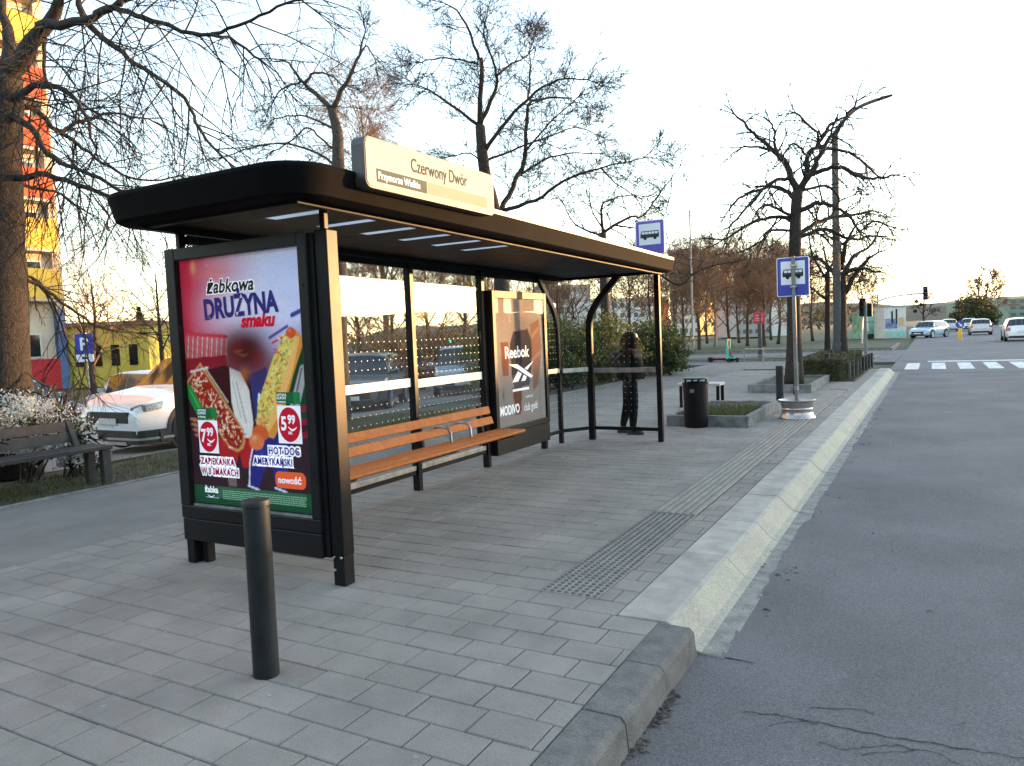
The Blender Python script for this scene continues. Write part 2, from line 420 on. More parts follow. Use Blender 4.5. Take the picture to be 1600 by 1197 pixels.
# unit slab mesh, chamfered top
CH = .02
sv = [(-.5,-.5,-.06),(.5,-.5,-.06),(.5,.5,-.06),(-.5,.5,-.06),(-.5,-.5,-.005),(.5,-.5,-.005),(.5,.5,-.005),(-.5,.5,-.005),
      (-.5+CH*.7,-.5+CH,0),(.5-CH*.7,-.5+CH,0),(.5-CH*.7,.5-CH,0),(-.5+CH*.7,.5-CH,0)]
sf = [(0,1,5,4),(1,2,6,5),(2,3,7,6),(3,0,4,7),(4,5,9,8),(5,6,10,9),(6,7,11,10),(7,4,8,11),(8,9,10,11)]
sme = bpy.data.meshes.new('paving_slab'); sme.from_pydata(sv, [], sf); sme.update(); sme.materials.append(M['slab'])
ns = 0; rest = []
for a, s in scored:
    if a > 0 and ns < 290:
        o = bpy.data.objects.new('paving_slab', sme); COL.objects.link(o); o.parent = pav
        o.location = ((s[0]+s[2])/2, (s[1]+s[3])/2, rng.uniform(-.002, .0015)); o.scale = (s[2]-s[0], s[3]-s[1], 1)
        o.rotation_euler = (rng.uniform(-.006, .006), rng.uniform(-.004, .004), rng.uniform(-.006, .006)); ns += 1
    else: rest.append(s)
R = np.array(rest); n = len(R)
U = np.array(sv); rz_ = np.random.RandomState(3).uniform(-.002, .0015, n)
V = np.empty((n, 12, 3)); V[:, :, 0] = ((R[:, 0]+R[:, 2])/2)[:, None]+U[None, :, 0]*(R[:, 2]-R[:, 0])[:, None]
V[:, :, 1] = ((R[:, 1]+R[:, 3])/2)[:, None]+U[None, :, 1]*(R[:, 3]-R[:, 1])[:, None]; V[:, :, 2] = U[None, :, 2]+rz_[:, None]
F = (np.array(sf)[None]+(np.arange(n)*12)[:, None, None]).reshape(-1, 4)
tag(np_mesh('far_paving_slabs', V.reshape(-1, 3), F, M['slab'], pav), kind='stuff')
# tactile slabs: domes first, then ribs
def tactile_mesh(kind):
    mb = MB(); w, l = (TX1-TX0)/2-.003, .148
    mb.add([(-w,-l,-.06),(w,-l,-.06),(w,l,-.06),(-w,l,-.06),(-w,-l,0),(w,-l,0),(w,l,0),(-w,l,0)], [(0,1,5,4),(1,2,6,5),(2,3,7,6),(3,0,4,7),(4,5,6,7)])
    if kind == 'dome':
        for i in range(8):
            for j in range(6):
                x = -w+(i+.5)*2*w/8; yy = -l+(j+.5)*2*l/6
                mb.lathe([(.0155, 0), (.012, .007), (.0, .009)], (x, yy, 0), 6, 1)
    else:
        for i in range(6):
            x = -w+(i+.5)*2*w/6
            mb.prism([(x-.021, 0), (x-.017, .009), (x+.017, .009), (x+.021, 0)], -l, l, 'Y', 1)
    me = bpy.data.meshes.new('tactile_slab'); me.from_pydata(mb.v, [], mb.f); me.update()
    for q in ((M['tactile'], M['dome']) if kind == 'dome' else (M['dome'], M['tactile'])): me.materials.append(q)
    me.polygons.foreach_set('material_index', mb.m); return me
M['dome'] = mat('darker_concrete', (.145, .134, .12), .85, 0, .2, 20)  # darker concrete for the domes and the base between ribs
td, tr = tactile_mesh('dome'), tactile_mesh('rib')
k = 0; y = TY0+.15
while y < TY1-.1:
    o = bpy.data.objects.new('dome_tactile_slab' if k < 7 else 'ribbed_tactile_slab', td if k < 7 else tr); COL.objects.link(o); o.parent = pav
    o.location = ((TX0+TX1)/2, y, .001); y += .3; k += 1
# pale worn patches and chewing gum spots on the slabs
M['gum'] = mat('pale_spot', (.3, .3, .29), .9, 0, .2, 30)
mb = MB()
for i in range(90):
    x, y = rng.uniform(-5.5, -1.6), 1.3+rng.random()**1.5*9
    r = rng.uniform(.006, .016)*(1.6 if rng.random() < .12 else 1); n_ = 7
    mb.add([(x+r*rng.uniform(.6, 1.2)*math.cos(2*PI*t/n_), y+r*rng.uniform(.6, 1.2)*math.sin(2*PI*t/n_), .0028) for t in range(n_)], [tuple(range(n_))])
tag(mb.build('gum_spots', M['gum'], pav), kind='stuff')

# ---- kerbs
M['gutter'] = mat('dirty_gutter_concrete', (.3, .285, .25), .85, 0, .3, 9, bump=.4, bscale=90, col2=(.15, .145, .135), speck=.25, sscale=120)
kb = thing('kerb', None, None, (-1.1, 0, 0), kind='structure')
y = -1.3
nearprof = [(-1.264, -.3), (-1.264, .002), (-1.098, .002), (-1.076, -.024), (-1.05, -.3)]
for i in range(10):
    dz = rng.uniform(-.004, .004); dx = rng.uniform(-.006, .006)
    mb = MB(); mb.prism([(px+dx, pz+dz) for px, pz in nearprof], y+.004, y+.5, 'Y')
    mb.build('kerb_stone', M['kerb'], kb, bevel=.005); y += .504
busprof = [(-1.504, -.3), (-1.504, .004), (-1.235, .004), (-1.21, -.006), (-1.10, -.118), (-1.05, -.131), (-.93, -.1345), (-.92, -.3)]
y = 3.752
for i in range(23):
    L = 1.26 if i == 0 else .985
    mb = MB(); n0 = len(mb.f); dz = rng.uniform(-.002, .002)
    mb.prism([(px, pz+dz) for px, pz in busprof], y+.003, y+L-.003, 'Y')
    for fi in range(len(mb.f)): mb.m[fi] = 1 if fi in (3, 4) else 2 if fi == 5 else 0
    mb.build('bus_kerb_stone', [M['buskerb'], M['buskerb_face'], M['gutter']], kb, bevel=.006); y += L
# edging along the soil verge
ed = thing('verge_edging', None, None, (-8.2, 4, 0), kind='structure')
y = -2
while y < 24:
    mb = MB(); mb.box(-8.26, y+.003, -.2, -8.2, y+.995, .018+rng.uniform(-.006, .006)); mb.build('edging_stone', M['concrete'], ed, bevel=.006); y += 1
# leaf litter and grit in the gutter
mb = MB()
M['dust'] = mat('pale_road_dust', (.24, .23, .21), .95, 0, .3, 30)
def litter(c, n, sx, sy, z):
    for _ in range(n):
        x, y = rng.gauss(c[0], sx), rng.gauss(c[1], sy); s = rng.uniform(.006, .026); a = rng.uniform(0, PI); t = rng.uniform(-.5, .5)
        mb.add([(x+s*math.cos(a+q)*(1 if i % 2 else .5), y+s*math.sin(a+q)*(1 if i % 2 else .5), z+.004+max(0, t*s*math.cos(q))) for i, q in enumerate((0, 1.5, 3.1, 4.7))], [(0, 1, 2, 3)])
for (px, py, n, sy) in ((1018, 1110, 420, .06), (1012, 1095, 420, .05), (1022, 1088, 250, .04), (975, 1165, 160, .06), (1180, 885, 90, .07), (1190, 868, 60, .06), (1075, 1020, 40, .08), (1160, 915, 60, .08), (1215, 832, 40, .1), (1330, 660, 40, .5)):
    p = at(px, py, Z=ROADZ); litter(p, n, .035, sy, ROADZ)
for _ in range(45):
    y = 4+rng.random()*12; litter((-.9+abs(rng.gauss(0, .05)), y), rng.randint(1, 6), .03, .1, ROADZ+.002)
for _ in range(25): litter((rng.uniform(-.7, 3), rng.uniform(2.5, 9)), 1, .01, .01, ROADZ)
gr = MB(); va = []; yy = 3.76; rj = random.Random(8); off = 0
while yy < 26.4:                                   # ragged edge of the asphalt lapping over the gutter
    off = .82*off+rj.uniform(-.014, .014); va += [(-.945+off, yy, -.1325), (-.78, yy, ROADZ+.0015)]; yy += .05+rj.uniform(-.02, .03)
gr.add(va, [(2*i, 2*i+1, 2*i+3, 2*i+2) for i in range(len(va)//2-1)]); gr.build('ragged_edge', M['asphalt'], road)
tag(mb.build('gutter_litter', M['debris'], None), 'dry leaves and grit lying in the gutter along the kerb', 'litter', kind='stuff')
# ------------------------------------------------------------------ text and flat print
def text_geo(body, size=1, shear=0, offset=0, align='LEFT', width=1, spacing=1):
    cu = bpy.data.curves.new('t', 'FONT'); cu.body = body; cu.size = size; cu.shear = shear; cu.offset = offset
    cu.align_x = align; cu.resolution_u = 3; cu.space_character = spacing
    ob = bpy.data.objects.new('t', cu); me = ob.to_mesh()
    v = [(p.co.x*width, p.co.y) for p in me.vertices]; f = [tuple(p.vertices) for p in me.polygons]
    ob.to_mesh_clear(); bpy.data.objects.remove(ob); bpy.data.curves.remove(cu)
    return v, f
def put_text(mb, frame, body, u, v, size, layer=0, m=0, rot=0, **k):
    """frame(u, v, layer) -> 3D point"""
    tv, tf = text_geo(body, size, **k); c, s = math.cos(rot), math.sin(rot)
    mb.add([frame(u+a*c-b*s, v+a*s+b*c, layer) for a, b in tv], tf, m)
def flat(name, col, emit=.03, rough=.5): return mat(name, col, .9, 0, .03, 5, emit=emit, spec=.05)
class Canvas:
    """a procedural picture: colours on a grid of points, u to the right, v up, in metres"""
    def __init__(s, w, h, nx, ny):
        s.w, s.h, s.nx, s.ny = w, h, nx, ny
        s.u, s.v = np.meshgrid(np.linspace(0, w, nx), np.linspace(0, h, ny)); s.c = np.zeros((ny, nx, 3)); s.r = np.random.RandomState(4)
    def mix(s, mask, col): s.c = s.c*(1-mask[..., None])+np.asarray(col)*mask[..., None]
    def blob(s, u, v, ru, rv, col, k=1, soft=True, rot=0):
        a, b = s.u-u, s.v-v; c, q = math.cos(rot), math.sin(rot); a, b = a*c+b*q, -a*q+b*c
        d = (a/ru)**2+(b/rv)**2
        s.mix(np.exp(-d*1.2)*k if soft else np.clip((1.08-d)*8, 0, 1)*k, col)
    def poly(s, pts, col, k=1, soft=.006):
        ins = np.zeros(s.u.shape, bool); dist = np.full(s.u.shape, 9.); n = len(pts)
        for i in range(n):
            (x0, y0), (x1, y1) = pts[i], pts[(i+1) % n]
            cond = ((y0 > s.v) != (y1 > s.v)); t = (x1-x0)*(s.v-y0)/((y1-y0) or 1e-9)+x0; ins ^= cond & (s.u < t)
            dx, dy = x1-x0, y1-y0; L = dx*dx+dy*dy or 1e-9
            q = np.clip(((s.u-x0)*dx+(s.v-y0)*dy)/L, 0, 1); dist = np.minimum(dist, np.hypot(s.u-x0-q*dx, s.v-y0-q*dy))
        m = np.clip(np.where(ins, .5+dist/soft, .5-dist/soft), 0, 1)*k
        s.mix(m, col); return m
    def stroke(s, pts, w, col, k=1):
        d = np.full(s.u.shape, 9.)
        for (x0, y0), (x1, y1) in zip(pts[:-1], pts[1:]):
            dx, dy = x1-x0, y1-y0; L = dx*dx+dy*dy or 1e-9
            q = np.clip(((s.u-x0)*dx+(s.v-y0)*dy)/L, 0, 1); d = np.minimum(d, np.hypot(s.u-x0-q*dx, s.v-y0-q*dy))
        s.mix(np.clip((w/2-d)/.004+.5, 0, 1)*k, col)
    def build(s, name, frame, m, parent, flip=False):
        P = [frame(a, b, 0) for a, b in zip(s.u.ravel(), s.v.ravel())]
        i = np.arange(s.nx*s.ny).reshape(s.ny, s.nx); q = np.stack([i[:-1, :-1], i[:-1, 1:], i[1:, 1:], i[1:, :-1]], -1).reshape(-1, 4)
        if flip: q = q[:, ::-1]
        return np_mesh(name, P, q, m, parent, col=np.clip(s.c, 0, 1).reshape(-1, 3))

# ------------------------------------------------------------------ the bus shelter
BX, FX = -4.58, -3.25
sh = thing('bus_shelter', 'black steel bus shelter with glass walls, flat roof and stop name board', 'bus shelter', (-3.9, 6.7, 0))
def roofz(y): return -.011*(y-3.1)
BLK = M['black']
# roof: rounded fascia ring, slatted underside with translucent strips, top sheet
RX0, RX1, RY0, RY1 = -4.86, -3.0, 3.06, 10.16
def ring(inset, z, r=.3, n=7):
    return [(x, y, z+roofz(y)) for x, y in rrect(RX0+inset, RY0+inset, RX1-inset, RY1-inset, max(.03, r-inset), n)]
mb = MB()
mb.loft([ring(.2, 2.37), ring(.07, 2.37), ring(.04, 2.385), ring(.0, 2.53), ring(.006, 2.55), ring(.03, 2.562), ring(.22, 2.562)], cap=False)
roof = mb.build('roof', M['roof_black'], sh, smooth=True, sharp=.5)
mb = MB(); mb.loft([ring(.195, 2.371), ring(.195, 2.39)], cap=False); mb.build('inner_frame', M['black_dull'], roof)
M['polycarb'] = mat('translucent_roof_sheet', (.75, .77, .8), .5, 0, .05, 4, transl=.85)
yy = RY0+.19
slots = [3.66+.475*k for k in range(6)]
def panel(y0, y1, x0=RX0+.19, x1=RX1-.19):
    mb = MB(); mb.add([(x, y, z+roofz(y)) for z in (2.388, 2.4) for x, y in ((x0, y0), (x1, y0), (x1, y1), (x0, y1))],
        [(0, 3, 2, 1), (4, 5, 6, 7), (0, 1, 5, 4), (1, 2, 6, 5), (2, 3, 7, 6), (3, 0, 4, 7)])
    mb.build('ceiling_panel', M['black_dull'], roof)
for s in slots:
    panel(yy, s); mb = MB(); mb.box(-3.879, s+.003, 2.387+roofz(s), -3.201, s+.097, 2.393+roofz(s)); mb.build('skylight_strip', M['polycarb'], roof); panel(s+.003, s+.097, RX0+.19, -3.88); panel(s+.003, s+.097, -3.2, RX1-.19); yy = s+.1
while yy < RY1-.2:
    y2 = min(yy+.475, RY1-.19); panel(yy, y2-.006); yy = y2
for x in (-4.62, -3.22):       # beams under the ceiling
    mb = MB(); mb.bar((x, RY0+.2, 2.365+roofz(RY0)), (x, RY1-.2, 2.365+roofz(RY1)), .06, .04); mb.build('roof_beam', M['black_dull'], roof, bevel=.004)
for y in (RY0+.25, RY1-.26):
    mb = MB(); mb.bar((-4.58, y, 2.37+roofz(y)), (-3.26, y, 2.37+roofz(y)), .06, .03); mb.build('roof_beam', M['black_dull'], roof, bevel=.004)
mb = MB(); mb.bar((-4.6, 3.6, 2.3), (-4.6, 9.6, 2.24), .045, .06); mb.build('back_rail', M['steel'] if 0 else M['black_dull'], sh, bevel=.004)
mb = MB(); mb.bar((RX1-.004, 4.9, 2.535+roofz(4.9)), (RX1-.004, RY1-.28, 2.535+roofz(RY1)), .014, .04); mb.build('sunlit_edge_strip', mat('sunlit_edge_tone', (.26, .18, .1), .35, .3, .1), roof, bevel=.004)  # sunlit glow of the black roof edge put into this strip's colour
# posts
def post(x0, y0, x1, y1, z0, z1, m=None, name='post', bev=.008):
    mb = MB(); mb.box(x0, y0, z0, x1, y1, z1); return mb.build(name, m or BLK, sh, bevel=bev)
p0 = post(-3.335, 3.53, -3.235, 3.635, .19, 2.235)
mb = MB(); mb.box(-3.33, 3.535, 0, -3.24, 3.63, .19); foot = mb.build('post_foot', M['black_dull'], p0, bevel=.004)
for (y, z, x) in ((3.53, .185, -3.31), (3.53, .185, -3.255), (3.535, .1, -3.315)):
    mb = MB(); mb.lathe([(.009, 0), (.009, -.006), (.004, -.008)], (x, y, z), 8, axis='Y'); mb.build('bolt', M['steel'], p0)
post(-4.7, 3.51, -4.62, 3.63, 0, .2, M['black_dull']); post(-4.6, 3.56, -4.545, 3.63, 0, .19, M['black_dull'])
post(-4.655, 3.55, -4.61, 3.6, 2.23, 2.38, name='roof_strut'); post(-3.31, 3.555, -3.27, 3.6, 2.235, 2.38, name='roof_strut')
for y in (6.16, 7.53):
    post(-4.63, y-.035, -4.55, y+.035, 0, 2.3)
post(-3.295, 9.9, -3.225, 9.97, 0, 2.31); 
post(-4.6, 8.94, -4.53, 9.02, 0, 2.0)
# curved end posts
def curved(pts, w, d, name='curved_post'):
    mb = MB(); rings = []
    P = [Vector(p) for p in pts]
    for i, p in enumerate(P):
        t = (P[min(i+1, len(P)-1)]-P[max(0, i-1)]).normalized(); side = Vector((0, 1, 0)) if abs(t.y) < .3 and abs(P[-1].x-P[0].x) > .05 else Vector((1, 0, 0))
        n = t.cross(side).normalized(); side = n.cross(t).normalized()
        rings.append([p-n*w/2-side*d/2, p+n*w/2-side*d/2, p+n*w/2+side*d/2, p-n*w/2+side*d/2])
    mb.loft(rings); return mb.build(name, BLK, sh, smooth=True, sharp=.6)
curved([(-4.27, 9.93, 0), (-4.27, 9.93, 1.55), (-4.262, 9.93, 1.68), (-4.235, 9.93, 1.78), (-4.19, 9.93, 1.87), (-4.12, 9.93, 1.97), (-3.8, 9.93, 2.31)], .085, .07)
curved([(-4.56, 9.5, 0), (-4.56, 9.5, 1.5), (-4.56, 9.485, 1.62), (-4.56, 9.45, 1.74), (-4.56, 9.38, 1.86), (-4.56, 9.3, 1.95), (-4.56, 8.95, 2.28)], .06, .05)
# lower rails
def rail(a, b, m=BLK, w=.035, name='lower_rail'):
    mb = MB(); mb.bar(a, b, w, .05); return mb.build(name, m, sh, bevel=.004)
rail((-4.59, 3.62, .19), (-4.59, 6.12, .19)); rail((-4.59, 6.2, .19), (-4.59, 7.49, .19))
rail((-4.57, 9.03, .17), (-4.56, 9.47, .17)); rail((-4.54, 9.53, .17), (-4.3, 9.9, .17)); rail((-4.22, 9.93, .17), (-3.3, 9.93, .17))
for a, b in ((3.62, 6.12), (6.2, 7.49)):
    rail((-4.575, a, .235), (-4.575, b, .235), M['steel'], .012, 'glass_channel')
# panes with dot print and bands
def pane(a, b, z0, z1, band=None, dots=True, bandm=None, nz=14, gm=None, dr=.0062):
    a = Vector(a); b = Vector(b); d = (b-a); L = d.length; d.normalize(); n = Vector((d.y, -d.x, 0)); n = n if n.x > 0 or (abs(n.x) < .01 and n.y < 0) else -n
    P = lambda u, z, o: (a.x+d.x*u+n.x*o, a.y+d.y*u+n.y*o, z)
    mb = MB(); mb.add([P(u, z, o) for o in (-.004, .004) for u, z in ((0, z0), (L, z0), (L, z1), (0, z1))],
        [(0, 1, 2, 3), (4, 7, 6, 5), (0, 4, 5, 1), (1, 5, 6, 2), (2, 6, 7, 3), (3, 7, 4, 0)])
    g = mb.build('glass_pane', gm or M['glass'], sh)
    if band:
        mb = MB(); z, h, o = band; mb.add([P(u, zz, oo) for oo in (.005, o) for u, zz in ((.01, z-h/2), (L-.01, z-h/2), (L-.01, z+h/2), (.01, z+h/2))],
            [(0, 1, 2, 3), (4, 7, 6, 5), (0, 4, 5, 1), (1, 5, 6, 2), (2, 6, 7, 3), (3, 7, 4, 0)]); mb.build('band', bandm or M['white'], g)
    if dots:
        mb = MB(); st = .085; nx = int((L-.08)/st)
        for i in range(nx+1):
            for k in range(nz):
                z = .42+k*.085
                if band and abs(z-band[0]) < .09: continue
                u = .04+i*st; r = dr
                mb.add([P(u+r*math.cos(t*PI/3), z+r*math.sin(t*PI/3), .0062) for t in range(6)], [tuple(range(6))])
        tag(mb.build('dot_print', M['white'], g), kind='stuff')
    return g
pane((-4.59, 3.64, 0), (-4.59, 6.12, 0), .24, 2.27, (1.105, .085, .007), nz=14)
pane((-4.59, 6.2, 0), (-4.59, 7.49, 0), .24, 2.26, (1.085, .085, .007), nz=14)
pane((-4.565, 9.03, 0), (-4.558, 9.465, 0), .2, 1.95, (1.02, .06, .03), nz=17, bandm=M['steel'], gm=M['glass_end'], dr=.0048)
pane((-4.54, 9.53, 0), (-4.3, 9.895, 0), .2, 1.9, (1.01, .06, .03), nz=17, bandm=M['steel'], gm=M['glass_end'], dr=.0048)
pane((-4.22, 9.93, 0), (-3.3, 9.93, 0), .2, 1.82, (.99, .065, .035), nz=17, bandm=M['steel'], gm=M['glass_end'], dr=.0048)
# rubbish / junction box low on the first rear pane
mb = MB(); mb.box(-4.56, 4.52, .52, -4.5, 4.68, .72); mb.build('junction_box', M['black_dull'], sh, bevel=.006)

# ---- near advertising case: frame, poster, lettering
case = thing('advertising_case', None, None); case.parent = sh
def cbuild(mb, name, m, **k): return mb.build(name, m, case, **k)
def cbox(name, x0, y0, z0, x1, y1, z1, m=BLK, bev=.006):
    mb = MB(); mb.box(x0, y0, z0, x1, y1, z1); return cbuild(mb, name, m, bevel=bev)
OX0, OX1, OZ0, OZ1 = -4.608, -3.447, .425, 2.147
M['case_frame'] = mat('charcoal_case_frame', (.0085, .0085, .01), .45, 0, .2, 3, rvar=.08, spec=.25)
cbox('frame_bar', -4.705, 3.49, OZ0, OX0, 3.66, 2.232, M['case_frame']); cbox('frame_bar', OX1, 3.49, OZ0, -3.375, 3.66, 2.232, M['case_frame'])
cbox('frame_bar', OX0+.001, 3.491, OZ1, OX1-.001, 3.659, 2.231, M['case_frame'])
cbox('frame_bar', -4.704, 3.491, .335, -3.376, 3.659, OZ0-.001, M['case_frame']); cbox('base_panel', -4.7, 3.494, .175, -3.38, 3.655, .331, M['case_frame'])
cbox('hinge_strip', -3.374, 3.52, .18, -3.337, 3.64, 2.22, M['black_dull'], 0)
cbox('back_box', OX0+.001, 3.54, OZ0, OX1-.001, 3.655, OZ1-.001, M['black_dull'], 0)
mb = MB(); mb.box(OX0+.001, 3.4945, OZ0+.001, OX1-.001, 3.4985, OZ1-.001); cbuild(mb, 'cover_glass', M['case_glass'])
mb = MB(); mb.box(OX0+.03, 3.5, OZ0+.002, OX1-.005, 3.515, OZ0+.02); cbuild(mb, 'bottom_clip', M['steel'])
for z in (1.9, .72):
    mb = MB(); mb.lathe([(.008, 0), (.008, -.004)], (-3.41, 3.489, z), 10, axis='Y'); cbuild(mb, 'lock', M['black_dull'])
PW, PH = OX1-OX0, OZ1-OZ0-.02
def pf(u, v, layer): return (OX0+u, 3.535-.0012*layer, OZ0+.02+v)
# picture; coordinates below are fractions of the poster: x to the right, y down from the top
C = Canvas(PW, PH, 150, 225)
F = lambda x, y: (x*PW, (1-y)*PH)
Fp = lambda L: [F(*p) for p in L]
U, Vv = C.u/PW, 1-C.v/PH
C.c[:] = lin(205, 206, 232)
C.mix(np.clip(1.15-U*1.6-Vv*.35, 0, 1), lin(196, 48, 76)); C.mix(np.clip(.8-U*3.2, 0, 1)*.5, lin(190, 40, 60))
C.blob(*F(.3, .06), .16, .06, lin(225, 120, 110), .6); C.blob(*F(.55, .2), .35, .13, lin(224, 214, 230), .85); C.blob(*F(.9, .1), .3, .25, lin(196, 204, 240), .8)
C.blob(*F(.12, .03), .03, .05, lin(240, 170, 120), .7)
C.mix(np.clip((Vv-.27)*9, 0, 1)*.9, lin(120, 40, 58)); C.mix(np.clip((Vv-.46)*7, 0, 1)*.93, lin(44, 32, 40))
C.blob(*F(.75, .34), .3, .12, lin(196, 190, 225), .75); C.blob(*F(.98, .35), .12, .1, lin(150, 150, 200), .6)
# crowd stripes on the left stand
for k in range(9):
    x = .02+k*.042; C.stroke(Fp([(x, .3+.01*(k % 3)), (x-.02, .4)]), .022, lin(214, 96, 92), .75); C.stroke(Fp([(x+.02, .31), (x, .4)]), .012, lin(236, 196, 190), .6)
C.poly(Fp([(0, .29), (.38, .31), (.38, .325), (0, .305)]), lin(198, 60, 70)); C.poly(Fp([(0, .4), (.36, .39), (.36, .43), (0, .46)]), lin(140, 28, 44))
C.stroke(Fp([(.72, .33), (.86, .29)]), .02, lin(92, 80, 160)); C.stroke(Fp([(.74, .35), (.9, .31)]), .014, lin(205, 60, 80)); C.stroke(Fp([(.9, .25), (.99, .23)]), .03, lin(70, 70, 150))
# dark shirts, white sleeve
C.poly(Fp([(.16, .45), (.34, .43), (.56, .47), (.66, .6), (.62, .72), (.2, .75), (.05, .62)]), lin(60, 24, 30))
C.poly(Fp([(.38, .44), (.47, .46), (.53, .53), (.55, .66), (.51, .76), (.42, .7), (.38, .58)]), lin(216, 210, 204)); C.stroke(Fp([(.43, .5), (.49, .66)]), .01, lin(150, 145, 145)); C.stroke(Fp([(.4, .5), (.45, .64)]), .008, lin(170, 160, 160))
C.poly(Fp([(.54, .47), (.68, .44), (.72, .56), (.66, .68), (.57, .68)]), lin(52, 54, 110)); C.stroke(Fp([(.61, .55), (.6, .6)]), .022, lin(225, 225, 235)); C.stroke(Fp([(.65, .54), (.64, .6)]), .02, lin(225, 225, 235))
# blurred head
[C.blob(*F(.53, .375), .2, .14, lin(70, 26, 28), 1) for _ in range(2)]; C.blob(*F(.44, .37), .1, .09, lin(104, 34, 28), .8); C.blob(*F(.62, .41), .08, .07, lin(120, 30, 38), .6); C.blob(*F(.5, .47), .05, .05, lin(196, 110, 60), .55)
# legs: red shorts left, blue trousers right, socks
C.poly(Fp([(.22, .72), (.55, .72), (.54, .84), (.44, .84), (.42, .78), (.38, .84), (.26, .83)]), lin(176, 38, 42))
C.poly(Fp([(.56, .71), (.84, .7), (.84, .82), (.8, .84), (.78, .93), (.7, .93), (.68, .8), (.62, .84), (.56, .92), (.47, .92), (.52, .8)]), lin(44, 44, 120))
C.stroke(Fp([(.55, .72), (.5, .82), (.485, .91)]), .012, lin(220, 220, 235)); C.blob(*F(.6, .8), .05, .06, lin(70, 76, 190), .6); C.blob(*F(.76, .8), .05, .07, lin(62, 66, 170), .6)
for x in (.52, .74): C.stroke(Fp([(x-.045, .912), (x+.04, .925)]), .012, lin(225, 225, 235)); C.stroke(Fp([(x-.045, .93), (x+.04, .94)]), .008, lin(225, 225, 235))
C.poly(Fp([(.3, .86), (.38, .86), (.38, .92), (.31, .92)]), lin(140, 120, 110), .6)
# open sandwich in a green sleeve
def along(a, b, t, o):
    ax, ay = F(*a); bx, by = F(*b); dx, dy = bx-ax, by-ay; L = math.hypot(dx, dy)
    return ax+dx*t-dy/L*o, ay+dy*t+dx/L*o
za, zb = (.06, .47), (.42, .74)
C.poly([along(za, zb, t, o) for t, o in ((-.03, -.12), (-.02, .12), (.95, .1), (1.06, .05), (1.09, 0), (1.06, -.06), (.95, -.1))], lin(196, 140, 84))
C.poly([along(za, zb, t, o) for t, o in ((.0, -.1), (.0, .1), (.95, .085), (1.04, .03), (1.04, -.04), (.95, -.085))], lin(150, 40, 32))
for i in range(230):
    t, o = C.r.uniform(.02, 1.0), C.r.uniform(-.085, .085); p = along(za, zb, t, o); q = along(za, zb, t+C.r.uniform(-.05, .05), o+C.r.uniform(-.03, .03))
    C.stroke([p, q], C.r.uniform(.005, .013), [lin(228, 196, 150), lin(196, 60, 44), lin(120, 24, 24), lin(238, 222, 196)][i % 4], .85)
C.poly([along(za, zb, t, o) for t, o in ((-.02, .16), (0, .11), (.62, .11), (.68, .14), (.6, .17))], lin(214, 196, 170), .0)
C.poly(Fp([(.0, .505), (.03, .51), (.25, .73), (.23, .76), (.17, .74), (.0, .56)]), lin(30, 136, 62)); C.stroke(Fp([(.02, .53), (.22, .73)]), .012, lin(90, 190, 110), .7)
C.stroke(Fp([(.04, .455), (.19, .44)]), .016, lin(210, 200, 190)); C.stroke(Fp([(.17, .44), (.35, .58)]), .01, lin(205, 190, 165))
for k in range(4): C.blob(*F(.05+.012*k, .655+.022*k), .06, .014, lin(176, 110, 86), .95, False, -.15)
# hot dog
ha, hb = (.89, .32), (.62, .68)
C.poly([along(ha, hb, t, o) for t, o in ((-.06, .02), (-.02, .13), (.3, .16), (.7, .16), (1.02, .12), (1.06, .02), (1.0, -.04), (0, -.04))], lin(214, 140, 62))
C.poly([along(ha, hb, t, o) for t, o in ((-.02, .07), (.3, .1), (.8, .1), (1.0, .06), (1.0, .02), (0, .02))], lin(236, 186, 110), .8)
C.poly([along(ha, hb, t, o) for t, o in ((0, -.05), (0, .035), (.97, .035), (1.0, -.06), (.8, -.1), (.3, -.09))], lin(212, 190, 96))
for i in range(170):
    t, o = C.r.uniform(.02, .97), C.r.uniform(-.08, .035); p = along(ha, hb, t, o); q = along(ha, hb, t+C.r.uniform(-.04, .04), o+C.r.uniform(-.03, .03))
    C.stroke([p, q], C.r.uniform(.006, .013), [lin(226, 200, 96), lin(198, 70, 40), lin(126, 130, 50), lin(240, 220, 150)][i % 4], .85)
C.blob(*F(.885, .315), .042, .036, lin(206, 84, 50), 1, False); C.blob(*F(.875, .305), .015, .012, lin(236, 150, 110), .7)
C.blob(*F(.6, .7), .075, .055, lin(206, 92, 50), 1, False); C.blob(*F(.565, .735), .07, .055, lin(216, 118, 70), 1, False); C.blob(*F(.55, .72), .025, .02, lin(240, 170, 130), .7); C.blob(*F(.62, .66), .04, .03, lin(226, 110, 70), .8)
C.poly(Fp([(.97, .36), (1.0, .33), (1, .62), (.8, .72), (.77, .66), (.88, .48)]), lin(28, 66, 42)); 
C.poly(Fp([(.94, .44), (.98, .43), (.97, .5), (.88, .66), (.82, .66), (.84, .6)]), lin(190, 186, 190), .7); C.stroke(Fp([(.95, .45), (.85, .64)]), .014, lin(70, 40, 60), .8)
for k in range(3): C.blob(*F(.95, .6+.05*k), .07, .02, lin(140, 36, 54), .95, False, .2)
